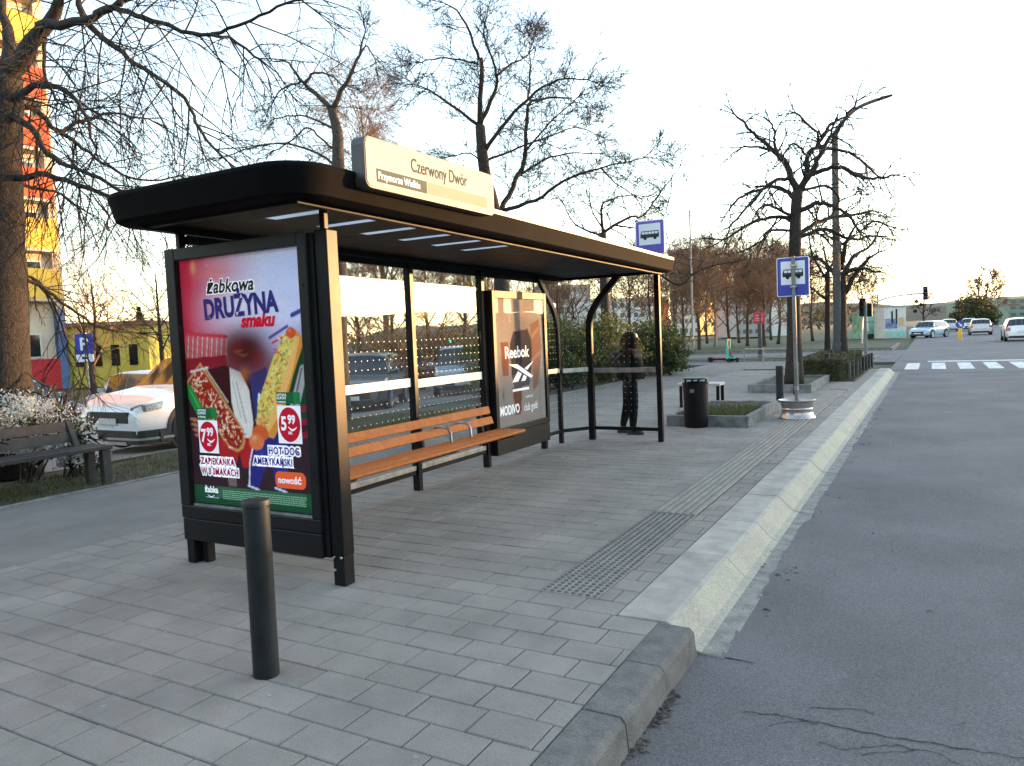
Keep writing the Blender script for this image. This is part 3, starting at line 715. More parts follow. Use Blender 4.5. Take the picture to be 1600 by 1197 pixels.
# green footer
C.mix((Vv > .925).astype(float), lin(32, 84, 52)); C.mix((Vv > .975).astype(float)*.5, lin(26, 66, 44)); C.mix(((Vv > .925) & (U > .2) & (U < .93) & (Vv < .97)).astype(float)*.35, lin(80, 130, 100))
C.c *= .92*(1+.05*C.r.randn(*C.c.shape[:2])[..., None])
C.build('poster', pf, print_mat('poster_print', .025), case, flip=False)
T = {'navy': flat('print_navy', lin(52, 48, 110)), 'red': flat('print_red', lin(196, 28, 48)), 'white': flat('print_white', lin(236, 236, 242)), 'dark': flat('print_dark', lin(38, 44, 36)),
     'green': flat('print_green', lin(30, 120, 62)), 'dgreen': flat('print_dark_green', lin(30, 92, 54)), 'magenta': flat('print_berry', lin(150, 24, 70)), 'orange': flat('print_orange', lin(226, 92, 48)),
     'badge': flat('print_badge_red', lin(186, 26, 48)), 'pale': flat('print_pale', lin(128, 168, 142)), 'grey': flat('print_grey', lin(84, 90, 92), 0), 'blue': flat('print_blue', lin(44, 44, 128)), 'olive': flat('print_grey_green', lin(96, 102, 96), 0)}
def ptext(body, x, y, size, m, outline=None, ow=.012, layer=3, **k):
    u, v = F(x, y); off = k.pop('offset', 0)
    if outline:
        mb = MB(); put_text(mb, pf, body, u, v, size, layer-1, offset=off+ow, **k); cbuild(mb, 'letter_outline', T[outline])
    mb = MB(); put_text(mb, pf, body, u, v, size, layer, offset=off, **k); return cbuild(mb, 'lettering', T[m])
ptext('żabkowa', .225, .142, .128, 'dark', 'white', .007, shear=.25, offset=.003, width=.98)
ptext('DRUŻYNA', .195, .243, .185, 'navy', offset=.0085, width=.8, rot=.035)
ptext('smaku', .5, .283, .12, 'red', shear=.25, offset=.006, width=1.0)
def pshape(name, poly, m, layer=1):
    mb = MB(); mb.add([pf(*p, layer) for p in poly], [tuple(range(len(poly)))]); return cbuild(mb, name, m)
def badge(x0, y0, x1, y1, price, sub, gx):
    (u0, v1), (u1, v0) = F(x0, y0), F(x1, y1)
    pshape('price_card', [(u0, v0), (u1, v0), (u1, v1), (u0, v1)], T['white'], 1)
    cu_, cv = (u0+u1)/2, (v0+v1)/2; r = (u1-u0)*.46
    pshape('price_disc', [(cu_+r*math.cos(t*PI/14), cv+r*1.18*math.sin(t*PI/14)) for t in range(28)], T['badge'], 2)
    a, b = price; mb = MB()
    put_text(mb, pf, a, cu_-.075, cv-.035, .125, 3, offset=.004, width=.85); put_text(mb, pf, b, cu_-.012, cv+.008, .078, 3, offset=.003, width=.85)
    put_text(mb, pf, sub, cu_-.012, cv-.062, .035, 3, offset=.001, width=.8)
    mb.add([pf(cu_-.01+.075*t/6, cv-.012-.016*math.sin(t/6*PI), 3) for t in range(7)]+[pf(cu_-.01+.075*t/6, cv-.018-.024*math.sin(t/6*PI), 3) for t in range(6, -1, -1)], [tuple(range(14))])
    cbuild(mb, 'lettering', T['white'])
    h = .075; pshape('coupon_tag', [(u0, v1+.012), (u1, v1+.012), (u1, v1+.012+h), (u0, v1+.012+h)], T['dgreen'], 1)
    pshape('coupon_tag', [(u1-.055, v1+.016), (u1-.004, v1+.016), (u1-.004, v1+.008+h), (u1-.055, v1+.008+h)], T['green'], 2)
    mb = MB()
    for k, s in enumerate(('AKTYWUJ', 'KUPON', 'W APLIKACJI')): put_text(mb, pf, s, u0+.006, v1+.012+h-.024-.022*k, (.021, .026, .015)[k], 3, offset=.0006, width=.9)
    cbuild(mb, 'lettering', T['white'])
badge(.075, .655, .245, .79, ('7', '99'), 'szt.', 0); badge(.745, .59, .925, .735, ('5', '99'), 'szt.', 0)
ptext('ZAPIEKANKA', .08, .836, .066, 'magenta', 'white', .012, offset=.002, width=.86); ptext('W 3 SMAKACH', .08, .878, .066, 'magenta', 'white', .012, offset=.002, width=.84)
ptext('HOT DOG', .66, .778, .066, 'blue', 'white', .012, offset=.002, width=.9); ptext('AMERYKAŃSKI', .535, .822, .066, 'blue', 'white', .012, offset=.002, width=.82)
(u0, v1), (u1, v0) = F(.7, .845), F(.935, .91)
pshape('badge', rrect(u0, v0, u1, v1, .04), T['orange'], 1); ptext('nowość', .722, .89, .062, 'white', offset=.002, width=1.0)
ptext('żabka', .1, .953, .06, 'white', offset=.003, width=.95); ptext('– małe wielkie szczęścia –', .1, .976, .014, 'white')
u0, v0 = F(.105, .962); pshape('smile', [(u0+.02+.07*t/6, v0-.014*math.sin(t/6*PI)) for t in range(7)]+[(u0+.02+.07*t/6, v0-.004-.02*math.sin(t/6*PI)) for t in range(6, -1, -1)], T['white'], 3)
mb = MB(); rg = random.Random(3)
for k in range(5):                                    # lines of small print, too small to read
    u = .255*PW
    while u < .92*PW:
        w = rg.uniform(.008, .03); uu, v = F(0, .943+.008*k); mb.add([pf(u, v, 2), pf(u+w, v, 2), pf(u+w, v+.007, 2), pf(u, v+.007, 2)], [(0, 1, 2, 3)]); u += w+.005
cbuild(mb, 'small_print', T['pale'])

# ---- far advertising case on the rear wall, facing the road
case2 = thing('advertising_case', None, None); case2.parent = sh
def c2box(name, x0, y0, z0, x1, y1, z1, m=BLK, bev=.005):
    mb = MB(); mb.box(x0, y0, z0, x1, y1, z1); return mb.build(name, m, case2, bevel=bev)
Y0, Y1, Z0, Z1 = 7.6, 9.0, .2, 2.07
c2box('back_box', -4.62, Y0+.01, Z0+.02, -4.505, Y1-.01, Z1-.02, BLK, 0)
c2box('frame_bar', -4.64, Y0, .36, -4.475, Y0+.07, Z1, M['case_frame']); c2box('frame_bar', -4.64, Y1-.07, .36, -4.475, Y1, Z1, M['case_frame'])
c2box('frame_bar', -4.639, Y0+.071, Z1-.09, -4.476, Y1-.071, Z1-.001, M['case_frame']); c2box('frame_bar', -4.639, Y0+.071, .361, -4.476, Y1-.071, .43, M['case_frame'])
c2box('base_panel', -4.62, Y0+.005, .12, -4.482, Y1-.005, .355, M['case_frame'])
mb = MB(); mb.box(-4.482, Y0+.0705, .431, -4.479, Y1-.0705, Z1-.091); mb.build('cover_glass', M['case_glass'], case2)
QW, QH = Y1-Y0-.142, Z1-.09-.432
def qf(u, v, l): return (-4.503+.0012*l, Y0+.071+u, .432+v)
C = Canvas(QW, QH, 70, 100); F2 = lambda x, y: (x*QW, (1-y)*QH); L2 = lambda L: [F2(*p) for p in L]
C.c[:] = lin(196, 184, 176); C.mix(np.clip((.4-(1-C.v/QH))*2, 0, 1)*.5, lin(214, 190, 172))
C.stroke(L2([(.28, 0), (.3, .18)]), .03, lin(226, 214, 206)); C.poly(L2([(.9, .0), (1, 0), (1, 1), (.93, 1)]), lin(206, 200, 194))
C.blob(*F2(.55, .22), .26, .16, lin(170, 150, 140), .8); C.poly(L2([(.36, .26), (.66, .24), (.76, .36), (.7, .62), (.3, .62), (.28, .36)]), lin(86, 78, 80)); C.poly(L2([(.3, .6), (.7, .6), (.66, .7), (.34, .7)]), lin(120, 110, 110))
C.poly(L2([(.1, .34), (.26, .34), (.24, .6), (.12, .6)]), lin(176, 116, 92)); C.poly(L2([(.72, .2), (.92, .16), (.96, .4), (.86, .7), (.74, .76)]), lin(178, 126, 100), .85)
C.stroke(L2([(.76, .3), (.9, .24)]), .05, lin(206, 160, 130)); C.stroke(L2([(.74, .5), (.92, .44)]), .05, lin(206, 160, 130)); C.poly(L2([(.3, .7), (.5, .7), (.46, .92), (.34, .92)]), lin(150, 92, 74)); C.blob(*F2(.12, .75), .03, .08, lin(120, 110, 110), .8)
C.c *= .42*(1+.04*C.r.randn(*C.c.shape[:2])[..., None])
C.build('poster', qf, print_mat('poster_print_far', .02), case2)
mb = MB(); put_text(mb, qf, 'Reebok', *F2(.17, .465), .2, 2, offset=.004, width=1.0); 
for L in ([(.24, .515), (.42, .52), (.74, .63), (.69, .645), (.4, .555)], [(.76, .505), (.56, .56), (.62, .575)], [(.3, .66), (.42, .575), (.5, .6), (.42, .66)], [(.48, .66), (.54, .61), (.6, .63), (.57, .66)], [(.3, .715), (.64, .715), (.64, .735), (.3, .735)]):
    q = L2(L); mb.add([qf(*p, 2) for p in q], [tuple(range(len(q)))])
put_text(mb, qf, 'MODIVO', *F2(.04, .905), .155, 2, offset=.005, width=.78); put_text(mb, qf, 'club gold', *F2(.52, .905), .14, 2, offset=.0, width=.72); put_text(mb, qf, 'modivo.pl', *F2(.56, .8), .05, 2)
mb.build('lettering', T['white'], case2)

# ---- stop name board on the roof edge
nb = thing('stop_name_board', None, None); nb.parent = sh
NX, NY0, NY1, NZ0, NZ1 = -2.93, 3.56, 5.07, 2.45, 2.76
prof = rrect(NY0, NZ0, NY1, NZ1, .055)
mb = MB(); mb.prism(prof, NX-.1, NX, 'X'); mb.build('board_box', mat('dark_board_edge', (.05, .045, .042), .4, 0, .2), nb, bevel=.004)
mb = MB(); mb.prism(rrect(NY0+.012, NZ0+.012, NY1-.012, NZ1-.012, .045), NX+.0005, NX+.004, 'X'); mb.build('board_face', mat('ivory_board_face', (.48, .465, .39), .7, 0, .04, 3, spec=.15), nb)
def nf(u, v, l): return (NX+.004+.0012*l, NY0+u, NZ0+v)
mb = MB(); mb.add([nf(.1, .045, 1), nf(.62, .045, 1), nf(.62, .125, 1), nf(.1, .125, 1)], [(0, 1, 2, 3)]); mb.build('district_field', T['olive'], nb)
mb = MB(); mb.add([nf(.63, .045, 1), nf(1.4, .045, 1), nf(1.4, .125, 1), nf(.63, .125, 1)], [(0, 1, 2, 3)]); mb.build('district_field', flat('print_light_band', lin(160, 156, 138), 0), nb)
mb = MB(); put_text(mb, nf, 'Czerwony Dwór', .45, .165, .125, 2, width=.78, offset=.001); mb.build('lettering', T['grey'], nb)
mb = MB(); put_text(mb, nf, 'Przymorze Wielkie', .115, .065, .064, 2, width=.86, offset=.001); mb.build('lettering', T['white'], nb)
for y in (3.8, 4.85):
    mb = MB(); mb.box(-3.035, y-.03, 2.44, NX-.101, y+.03, 2.62); mb.build('bracket', BLK, nb)

# ---- bus stop plates
M['stop_blue'] = mat('sign_blue', (.035, .05, .36), .35, 0, .06, 4, coat=.3); M['stop_violet'] = mat('sign_violet_blue', (.10, .075, .44), .35, 0, .06, 4, coat=.3)
M['sign_white'] = mat('sign_white', (.74, .76, .8), .4, 0, .03, 4); M['sign_black'] = mat('sign_black', (.012, .012, .014), .4)
def stop_plate(parent, x0, y, z0, w, h, blue, d=-1):
    """bus stop plate in the XZ plane, print on the face towards -Y"""
    mb = MB(); mb.prism(rrect(x0, z0, x0+w, z0+h, .03), y, y+.012, 'Y'); mb.build('plate', M['sign_white'], parent); pl = parent
    f = lambda u, v, l: (x0+u*w, y-.0015*l, z0+v*h)
    mb = MB(); mb.add([(a, y-.0015, b) for a, b in rrect(x0+.012, z0+.012, x0+w-.012, z0+h-.012, .022)], [tuple(range(24))]); mb.build('blue_field', blue, pl)
    mb = MB(); mb.add([f(.13, .3, 2), f(.87, .3, 2), f(.87, .9, 2), f(.13, .9, 2)], [(0, 1, 2, 3)]); mb.build('white_field', M['sign_white'], pl)
    mb = MB(); mb.add([f(*p, 3) for p in ((.18, .5), (.82, .5), (.82, .6), (.8, .695), (.22, .695), (.18, .6))], [tuple(range(6))])
    for cx in (.34, .68): mb.add([f(cx+.06*math.cos(t*PI/7), .49+.05*math.sin(t*PI/7), 3) for t in range(14)], [tuple(range(14))])
    mb.build('bus_symbol', M['sign_black'], pl)
    mb = MB()
    for k in range(5): a = .235+k*.112; mb.add([f(a, .605, 4), f(a+.094, .605, 4), f(a+.094, .67, 4), f(a, .67, 4)], [(0, 1, 2, 3)])
    mb.build('symbol_windows', M['sign_white'], pl); return pl
rs = thing('roof_stop_sign', None, None); rs.parent = sh
stop_plate(rs, -3.56, 9.98, 2.545, .41, .47, M['stop_violet'])
mb = MB(); mb.box(-3.38, 9.993, 2.4, -3.33, 10.03, 2.75); mb.build('sign_stem', M['steel'], rs)

# ------------------------------------------------------------------ bench in the shelter
bn = thing('shelter_bench', 'orange-brown varnished slatted bench fixed along the rear glass of the shelter', 'bench', (-4.3, 5.9, 0))
def slat(name, x, z, w, t, tilt, y0=4.35, y1=7.42):
    mb = MB(); c, s = math.cos(tilt), math.sin(tilt)
    q = [(-w/2, -t/2), (w/2, -t/2), (w/2, t/2), (-w/2, t/2)]
    mb.prism([(x+a*c-b*s, z+a*s+b*c) for a, b in q], y0, y1, 'Y'); return mb.build(name, M['wood'], bn, bevel=.008)
for x, z, w in ((-4.33, .455, .1), (-4.215, .462, .1), (-4.1, .462, .1)): slat('seat_slat', x, z, w, .035, -.03)
mb = MB(); mb.prism([(-4.045, .44), (-4.02, .442), (-4.0, .455), (-4.0, .472), (-4.02, .482), (-4.045, .482)], 4.35, 7.42, 'Y'); mb.build('seat_front_slat', M['wood'], bn, bevel=.006)
for x, z in ((-4.44, .575), (-4.475, .69)): slat('back_slat', x, z, .09, .03, 1.85)
for y in (6.25, 6.62):
    mb = MB(); mb.tube([(-4.42, y, .63), (-4.34, y, .645), (-4.26, y, .63), (-4.225, y, .585), (-4.22, y, .49)], .014, 8); mb.build('armrest', M['steel'], bn, smooth=True)
for y in (4.6, 6.1, 7.25):
    mb = MB(); mb.prism([(-4.54, .3), (-4.5, .3), (-4.06, .42), (-4.06, .44), (-4.46, .435), (-4.5, .75), (-4.54, .75)], y, y+.03, 'Y'); mb.build('bracket', M['black_dull'], bn)
# ------------------------------------------------------------------ street furniture
def bollard(x, y, h, r, label, cap=True, group='bollards', m='bollard', z=0):
    b = thing('bollard', label, 'bollard', (x, y, z), group=group)
    mb = MB(); mb.lathe([(r, 0), (r, h-.035)], (x, y, z), 24); mb.build('shaft', M[m], b, smooth=True)
    mb = MB(); mb.lathe([(r*.93, h-.035), (r*.93, h-.028), (r*1.06, h-.026), (r*1.06, h-.008), (r*1.0, h), (0, h+.004)], (x, y, z), 24); mb.build('cap', M[m], b, smooth=True)
    return b
M['post_wood'] = mat('weathered_post', (.09, .08, .065), .9, 0, .3, 12, bump=.4)
bollard(-2.735, 2.42, .83, .06, 'tall dark green-black bollard standing in front of the near poster case')
bollard(-2.66, 15.6, .72, .075, 'dark bollard beside the wheel-rim sign foot')
p = at(1227, 618, Z=0); bollard(-2.6, 17.2, .7, .06, 'dark bollard half hidden behind the sign pole, before the far planter')
bollard(-2.45, 21.4, .72, .07, 'dark bollard at the front edge of the clipped hedge')
for i in range(8):
    y = 21.3+i*.85
    bollard(-1.92+.02*i, y, .5, .055, ['stubby weathered hedge post, %s in the row from the bus stop sign' % w for w in ('first', 'second', 'third', 'fourth', 'fifth', 'sixth', 'seventh', 'last')][i], group='stubby posts along the clipped hedge', m='post_wood' if i < 4 else 'bollard', z=-.02)

# ---- waste bin
bin_ = thing('litter_bin', 'black round litter bin with hooded top beside the low planter', 'litter bin', (-3.22, 11.55, 0))
n = 28; prof = [(.165, 0), (.175, .03), (.185, .35), (.192, .66), (.19, .675)]
mb = MB(); mb.lathe(prof, (-3.22, 11.55, 0), n); mb.build('body', M['black_dull'], bin_, smooth=True)
mb = MB(); mb.lathe([(.2, .66), (.2, .7), (.188, .705), (.16, .7), (.155, .6)], (-3.22, 11.55, 0), n); mb.build('rim', BLK, bin_, smooth=True)
mb = MB(); mb.lathe([(.15, .62), (.15, .66), (.0, .665)], (-3.22, 11.55, 0), n); mb.build('liner', M['black_dull'], bin_)
for a in (.4, 2.1, 3.9, 5.3):
    x, y = -3.22+.165*math.cos(a), 11.55+.165*math.sin(a); mb = MB(); mb.box(x-.015, y-.015, .69, x+.015, y+.015, .745); mb.build('hood_stay', BLK, bin_)
mb = MB(); mb.lathe([(.19, .745), (.185, .765), (.1, .775), (.0, .778)], (-3.22, 11.55, 0), n); mb.lathe([(.19, .744), (.0, .744)], (-3.22, 11.55, 0), n); mb.build('hood', BLK, bin_, smooth=True)
mb = MB(); mb.box(-3.25, 11.345, .55, -3.19, 11.365, .6); mb.build('lock', M['steel'], bin_)
# ---- small park bench behind the bin
sb = thing('park_bench', 'small backless bench with pale slab seat and black strap leg behind the litter bin', 'bench', (-3.9, 14.5, 0))
for k in range(3):
    mb = MB(); mb.box(-4.35, 14.3+k*.14, .42, -3.52, 14.43+k*.14, .47); mb.build('seat_slat', mat('pale_pink_slat', (.5, .42, .38), .5), sb, bevel=.006)
for x in (-3.57, -4.28):
    mb = MB(); mb.bar((x, 14.33, .0), (x, 14.33, .42), .06, .012, up=(0, 1, 0)); mb.bar((x, 14.68, .0), (x, 14.68, .42), .06, .012, up=(0, 1, 0)); mb.bar((x, 14.33, .01), (x, 14.68, .01), .06, .012); mb.build('leg', BLK, sb)
# ---- planters of concrete edging
def planter(q, h, label, seed, grass=True):
    x0, y0, x1, y1 = q; t = .09; r = random.Random(seed)
    pl = thing('planter', label, 'planter', ((x0+x1)/2, y0, 0), group='low concrete planters')
    def row(xa, ya, xb, yb):
        L = math.hypot(xb-xa, yb-ya); k = max(1, round(L/.6)); 
        for i in range(k):
            a, b = i/k, (i+1)/k; mb = MB()
            ax, ay, bx, by = xa+(xb-xa)*a, ya+(yb-ya)*a, xa+(xb-xa)*b, ya+(yb-ya)*b
            if abs(xb-xa) > abs(yb-ya): mb.box(min(ax, bx)+.002, ya, -.05, max(ax, bx)-.002, ya+t, h+r.uniform(-.006, .006))
            else: mb.box(xa, min(ay, by)+.002, -.05, xa+t, max(ay, by)-.002, h+r.uniform(-.006, .006))
            mb.build('edging_stone', M['concrete'], pl, bevel=.01)
    row(x0, y0, x1, y0); row(x0, y1-t, x1, y1-t); row(x0, y0+t, x0, y1-t); row(x1-t, y0+t, x1-t, y1-t)
    mb = MB(); N = 10
    vs_ = [(x0+t+(x1-x0-2*t)*i/N, y0+t+(y1-y0-2*t)*j/N, h-.05+r.uniform(0, .03)) for j in range(N+1) for i in range(N+1)]
    mb.add(vs_, [(j*(N+1)+i, j*(N+1)+i+1, (j+1)*(N+1)+i+1, (j+1)*(N+1)+i) for j in range(N) for i in range(N)]); mb.build('soil', M['soil'], pl)
    if grass:
        tag(blades('grass', x0+t, y0+t, x1-t, y1-t, h-.04, 2600, .09, pl, seed), kind='stuff')
    return pl
def blades(name, x0, y0, x1, y1, z, n, hh, parent=None, seed=1, patch=2.2, zf=None):
    r = np.random.RandomState(seed); x = r.uniform(x0, x1, n*2); y = r.uniform(y0, y1, n*2)
    keep = (np.sin(x*patch*1.3+seed)+np.sin(y*patch+seed*2)+np.sin((x+y)*patch*.7)+r.uniform(-1, 1, n*2)) > .1
    x, y = x[keep], y[keep]; k = len(x); a = r.uniform(0, 6.28, k); h = hh*r.uniform(.4, 1.3, k); w = .005+.004*r.rand(k); lx, ly = r.normal(0, .5, k)*h, r.normal(0, .5, k)*h
    zz = np.full(k, z) if zf is None else np.array([zf(a_, 0) for a_ in x])
    V = np.empty((k, 3, 3)); c, s = np.cos(a)*w, np.sin(a)*w
    V[:, 0] = np.stack([x-c, y-s, zz], 1); V[:, 1] = np.stack([x+c, y+s, zz], 1); V[:, 2] = np.stack([x+lx, y+ly, zz+h], 1)
    return np_mesh(name, V.reshape(-1, 3), 3, M['blade'], parent)
planter((-3.72, 11.62, -2.44, 14.1), .17, 'low concrete-edged planter with grass behind the litter bin', 3)
planter((-3.72, 17.65, -2.35, 21.0), .19, 'low concrete-edged planter holding the pollarded tree', 4, False)
# ---- temporary bus stop sign in a lorry wheel rim
ts = thing('bus_stop_sign', 'blue and white bus stop sign on a steel pole standing in a lorry wheel rim', 'bus stop sign', (-1.95, 12.95, 0))
wc = (-1.95, 12.95, 0)
M['rim_steel'] = mat('scuffed_silver_rim', (.5, .48, .46), .3, .85, .25, 9, rvar=.12, col2=(.36, .3, .26))
mb = MB(); mb.lathe([(.275, 0), (.285, .012), (.278, .03), (.258, .05), (.244, .1), (.238, .15), (.243, .157), (.236, .164), (.24, .2), (.255, .235), (.258, .27), (.285, .285), (.29, .3), (.28, .305), (.262, .295), (.24, .26), (.235, .2)], wc, 36)
mb.build('wheel_rim', M['rim_steel'], ts, smooth=True, sharp=.9)
mb = MB(); mb.lathe([(.236, .22), (.1, .23), (.0, .235)], wc, 36); mb.build('concrete_fill', M['concrete'], ts)
mb = MB(); mb.tube([(-1.95, 12.95, .2), (-1.975, 12.95, 2.62)], .03, 14); mb.build('pole', mat('dull_zinc_pole', (.2, .2, .2), .55, .2), ts, smooth=True)
mb = MB(); mb.lathe([(.036, .46), (.036, .52)], (-1.955, 12.95, 0), 14); mb.build('clamp', M['steel'], ts, smooth=True)
stop_plate(ts, -2.235, 12.99, 1.98, .5, .63, M['stop_blue'])
for z in (2.12, 2.46):
    mb = MB(); mb.box(-2.02, 12.91, z, -1.92, 12.989, z+.025); mb.build('clamp', M['steel'], ts)
# ---- old park bench on the verge
ob = thing('park_bench', 'dark grey slatted bench with backrest in front of the white blossom bush', 'bench', (-8.7, 4.4, 0))
M['old_slat'] = mat('dark_weathered_slat', (.022, .022, .023), .65, 0, .3, 10, objvar=.15)
for x, z in ((-8.46, .4), (-8.6, .405), (-8.74, .405)):
    mb = MB(); mb.box(x-.06, 3.1, z, x+.06, 5.38, z+.045); mb.build('seat_slat', M['old_slat'], ob, bevel=.006)
for x, z in ((-8.86, .55), (-8.91, .68)):
    mb = MB(); mb.prism([(x-.02, z-.055), (x+.015, z-.055), (x-.02, z+.055), (x-.055, z+.055)], 3.1, 5.22, 'Y'); mb.build('back_slat', M['old_slat'], ob, bevel=.005)
M['leg_grey'] = mat('grey_concrete_leg', (.045, .045, .045), .85, 0, .2, 12)
for y in (3.3, 5.26):
    mb = MB(); mb.box(-8.5, y, -.02, -8.42, y+.1, .4); mb.build('leg', M['leg_grey'], ob, bevel=.006)
    mb = MB(); mb.box(-8.8, y, -.02, -8.72, y+.1, .4); mb.build('leg', M['leg_grey'], ob, bevel=.006)
    mb = MB(); mb.prism([(-8.82, .41), (-8.76, .41), (-8.93, .75), (-8.98, .75)], y-.1, y-.04, 'Y'); mb.build('back_support', M['leg_grey'], ob)
# ---- parking sign
q = at(131, 545, D=24); ps = thing('parking_sign', 'blue parking sign with white plate below, on a thin post in the car park', 'parking sign', (q.x, q.y, gz(q.x)))
def facing_sign(parent, c, w, h, name, m, th=.012, r=.02):
    """plate facing the camera side (-Y +X)"""
    d = Vector((.5, -.86, 0)); s = Vector((.86, .5, 0)); mb = MB(); pl = rrect(-w/2, -h/2, w/2, h/2, r)
    mb.loft([[c+s*a+Vector((0, 0, b))-d*th for a, b in pl], [c+s*a+Vector((0, 0, b)) for a, b in pl]]); o = mb.build(name, m, parent)
    return lambda u, v, l: c+s*u+Vector((0, 0, v))+d*(.002*l)
top = at(131, 537, D=24); f = facing_sign(ps, top, .56, .62, 'blue_plate', M['stop_blue'])
mb = MB(); put_text(mb, f, 'P', -.15, -.2, .56, 1, offset=.012); mb.build('letter', M['sign_white'], ps)
f2 = facing_sign(ps, top+Vector((0, 0, -.46)), .56, .24, 'white_plate', M['sign_white'])
mb = MB(); mb.add([f2(a, b, 1) for a, b in ((-.1, -.03), (.1, -.03), (.14, .02), (-.08, .05))], [(0, 1, 2, 3)]); mb.build('mark', M['sign_black'], ps)
mb = MB(); mb.tube([(top.x, top.y+.06, gz(q.x)), (top.x, top.y+.06, top.z+.35)], .03, 8); mb.build('post', M['steel'], ps)

# ------------------------------------------------------------------ person behind the far glass
def skin_mesh(name, pts, edges, rad, mats, parent, root=0, sub=2):
    me = bpy.data.meshes.new(name); l = parent.matrix_basis.translation
    me.from_pydata([Vector(p)-l for p in pts], edges, []); me.update()
    o = bpy.data.objects.new(name, me); COL.objects.link(o); o.parent = parent
    md = o.modifiers.new('skin', 'SKIN'); md.use_smooth_shade = True
    if not me.skin_vertices: me.skin_vertices.new()
    for i, r in enumerate(rad):
        sv = me.skin_vertices[0].data[i]; sv.radius = r if hasattr(r, '__len__') else (r, r); sv.use_root = (i == root)
    s = o.modifiers.new('sub', 'SUBSURF'); s.levels = sub; s.render_levels = sub
    for m in mats: me.materials.append(m)
    return o
PX_, PY_ = -3.94, 10.62
pe = thing('person', 'person in black hooded jacket and black trousers walking past behind the end glass', 'person', (PX_, PY_, 0))
M['cloth'] = mat('black_cloth', (.005, .005, .006), .9, 0, .3, 14, spec=.15); M['cloth2'] = mat('black_trousers', (.004, .004, .005), .9, 0, .3, 14, spec=.15); M['skin'] = mat('skin', (.42, .25, .18), .5, 0, .06)
M['shoe'] = mat('dark_shoe', (.014, .014, .016), .6)
H = lambda dx, dz, dy=0: (PX_+dx, PY_+dy, dz)      # facing +X
body = [H(0, .8), H(.01, .95), H(.02, 1.12), H(.02, 1.24), H(.045, 1.31), H(.06, 1.38), H(.075, 1.47),
        H(.045, .76, -.075), H(.075, .43, -.08), H(.055, .07, -.08), H(.13, .035, -.085), H(.19, .025, -.085),      # near leg
        H(-.05, .76, .075), H(-.07, .44, .075), H(-.165, .08, .07), H(-.09, .035, .07), H(-.03, .025, .07),         # far leg behind
        H(.02, 1.2, -.165), H(-.02, .95, -.21), H(.09, .78, -.2), H(.0, 1.2, .165), H(.06, .96, .21), H(.15, .8, .19)]
be = [(0, 1), (1, 2), (2, 3), (3, 4), (4, 5), (5, 6), (0, 7), (7, 8), (8, 9), (9, 10), (10, 11), (0, 12), (12, 13), (13, 14), (14, 15), (15, 16), (3, 17), (17, 18), (18, 19), (3, 20), (20, 21), (21, 22)]
br = [(.12, .1), (.115, .1), (.13, .1), (.1, .08), .05, .075, .055, .105, .078, .052, .04, .03, .105, .078, .052, .04, .03, .05, .042, .03, .05, .042, .03]
skin_mesh('body', body, be, br, [M['cloth2']], pe)
jk = [H(0, .78), H(.0, .92), H(.01, 1.08), H(.02, 1.21), H(.04, 1.3), H(.02, 1.18, -.18), H(-.02, .95, -.225), H(.08, .79, -.21), H(.0, 1.18, .18), H(.05, .96, .225), H(.14, .81, .2)]
skin_mesh('jacket', jk, [(0, 1), (1, 2), (2, 3), (3, 4), (3, 5), (5, 6), (6, 7), (3, 8), (8, 9), (9, 10)], [(.23, .2), (.225, .2), (.21, .18), (.165, .14), (.1, .09), .1, .085, .065, .1, .085, .065], [M['cloth']], pe)
skin_mesh('backpack', [H(-.17, .98), H(-.19, 1.12), H(-.16, 1.24)], [(0, 1), (1, 2)], [(.17, .14), (.18, .15), (.13, .11)], [M['black_dull']], pe)
skin_mesh('hood', [H(-.02, 1.25), H(.01, 1.36), H(.03, 1.45), H(.055, 1.52)], [(0, 1), (1, 2), (2, 3)], [(.15, .16), (.15, .15), (.14, .13), (.075, .075)], [M['cloth']], pe)
mb = MB(); mb.lathe([(0, -.1), (.04, -.08), (.06, -.02), (.06, .04), (.04, .075), (0, .085)], H(.1, 1.41), 14); mb.v = [((x-H(.1, 0)[0])*.62+H(.1, 0)[0], y, z) for x, y, z in mb.v]
mb.lathe([(0, -.02), (.014, -.015), (.012, .0), (.004, .03)], H(.15, 1.405), 8)
mb.build('face', M['skin'], pe, smooth=True)
for dx, dy in ((.055, -.082), (-.16, .07)):
    mb = MB(); x, y = PX_+dx, PY_+dy
    mb.loft([[(x+a*k, y+b*k2, z) for a, b in rrect(-.09, -.045, .17, .045, .04)] for z, k, k2 in ((0.0, 1, 1), (.03, 1.0, 1.0), (.06, .8, .85), (.09, .45, .7))]); mb.build('shoe', M['shoe'], pe, smooth=True)
    mb = MB(); mb.tube([(x, y, .08), (x, y, .135)], [.042, .044], 10); mb.build('ankle', M['skin'], pe, smooth=True)
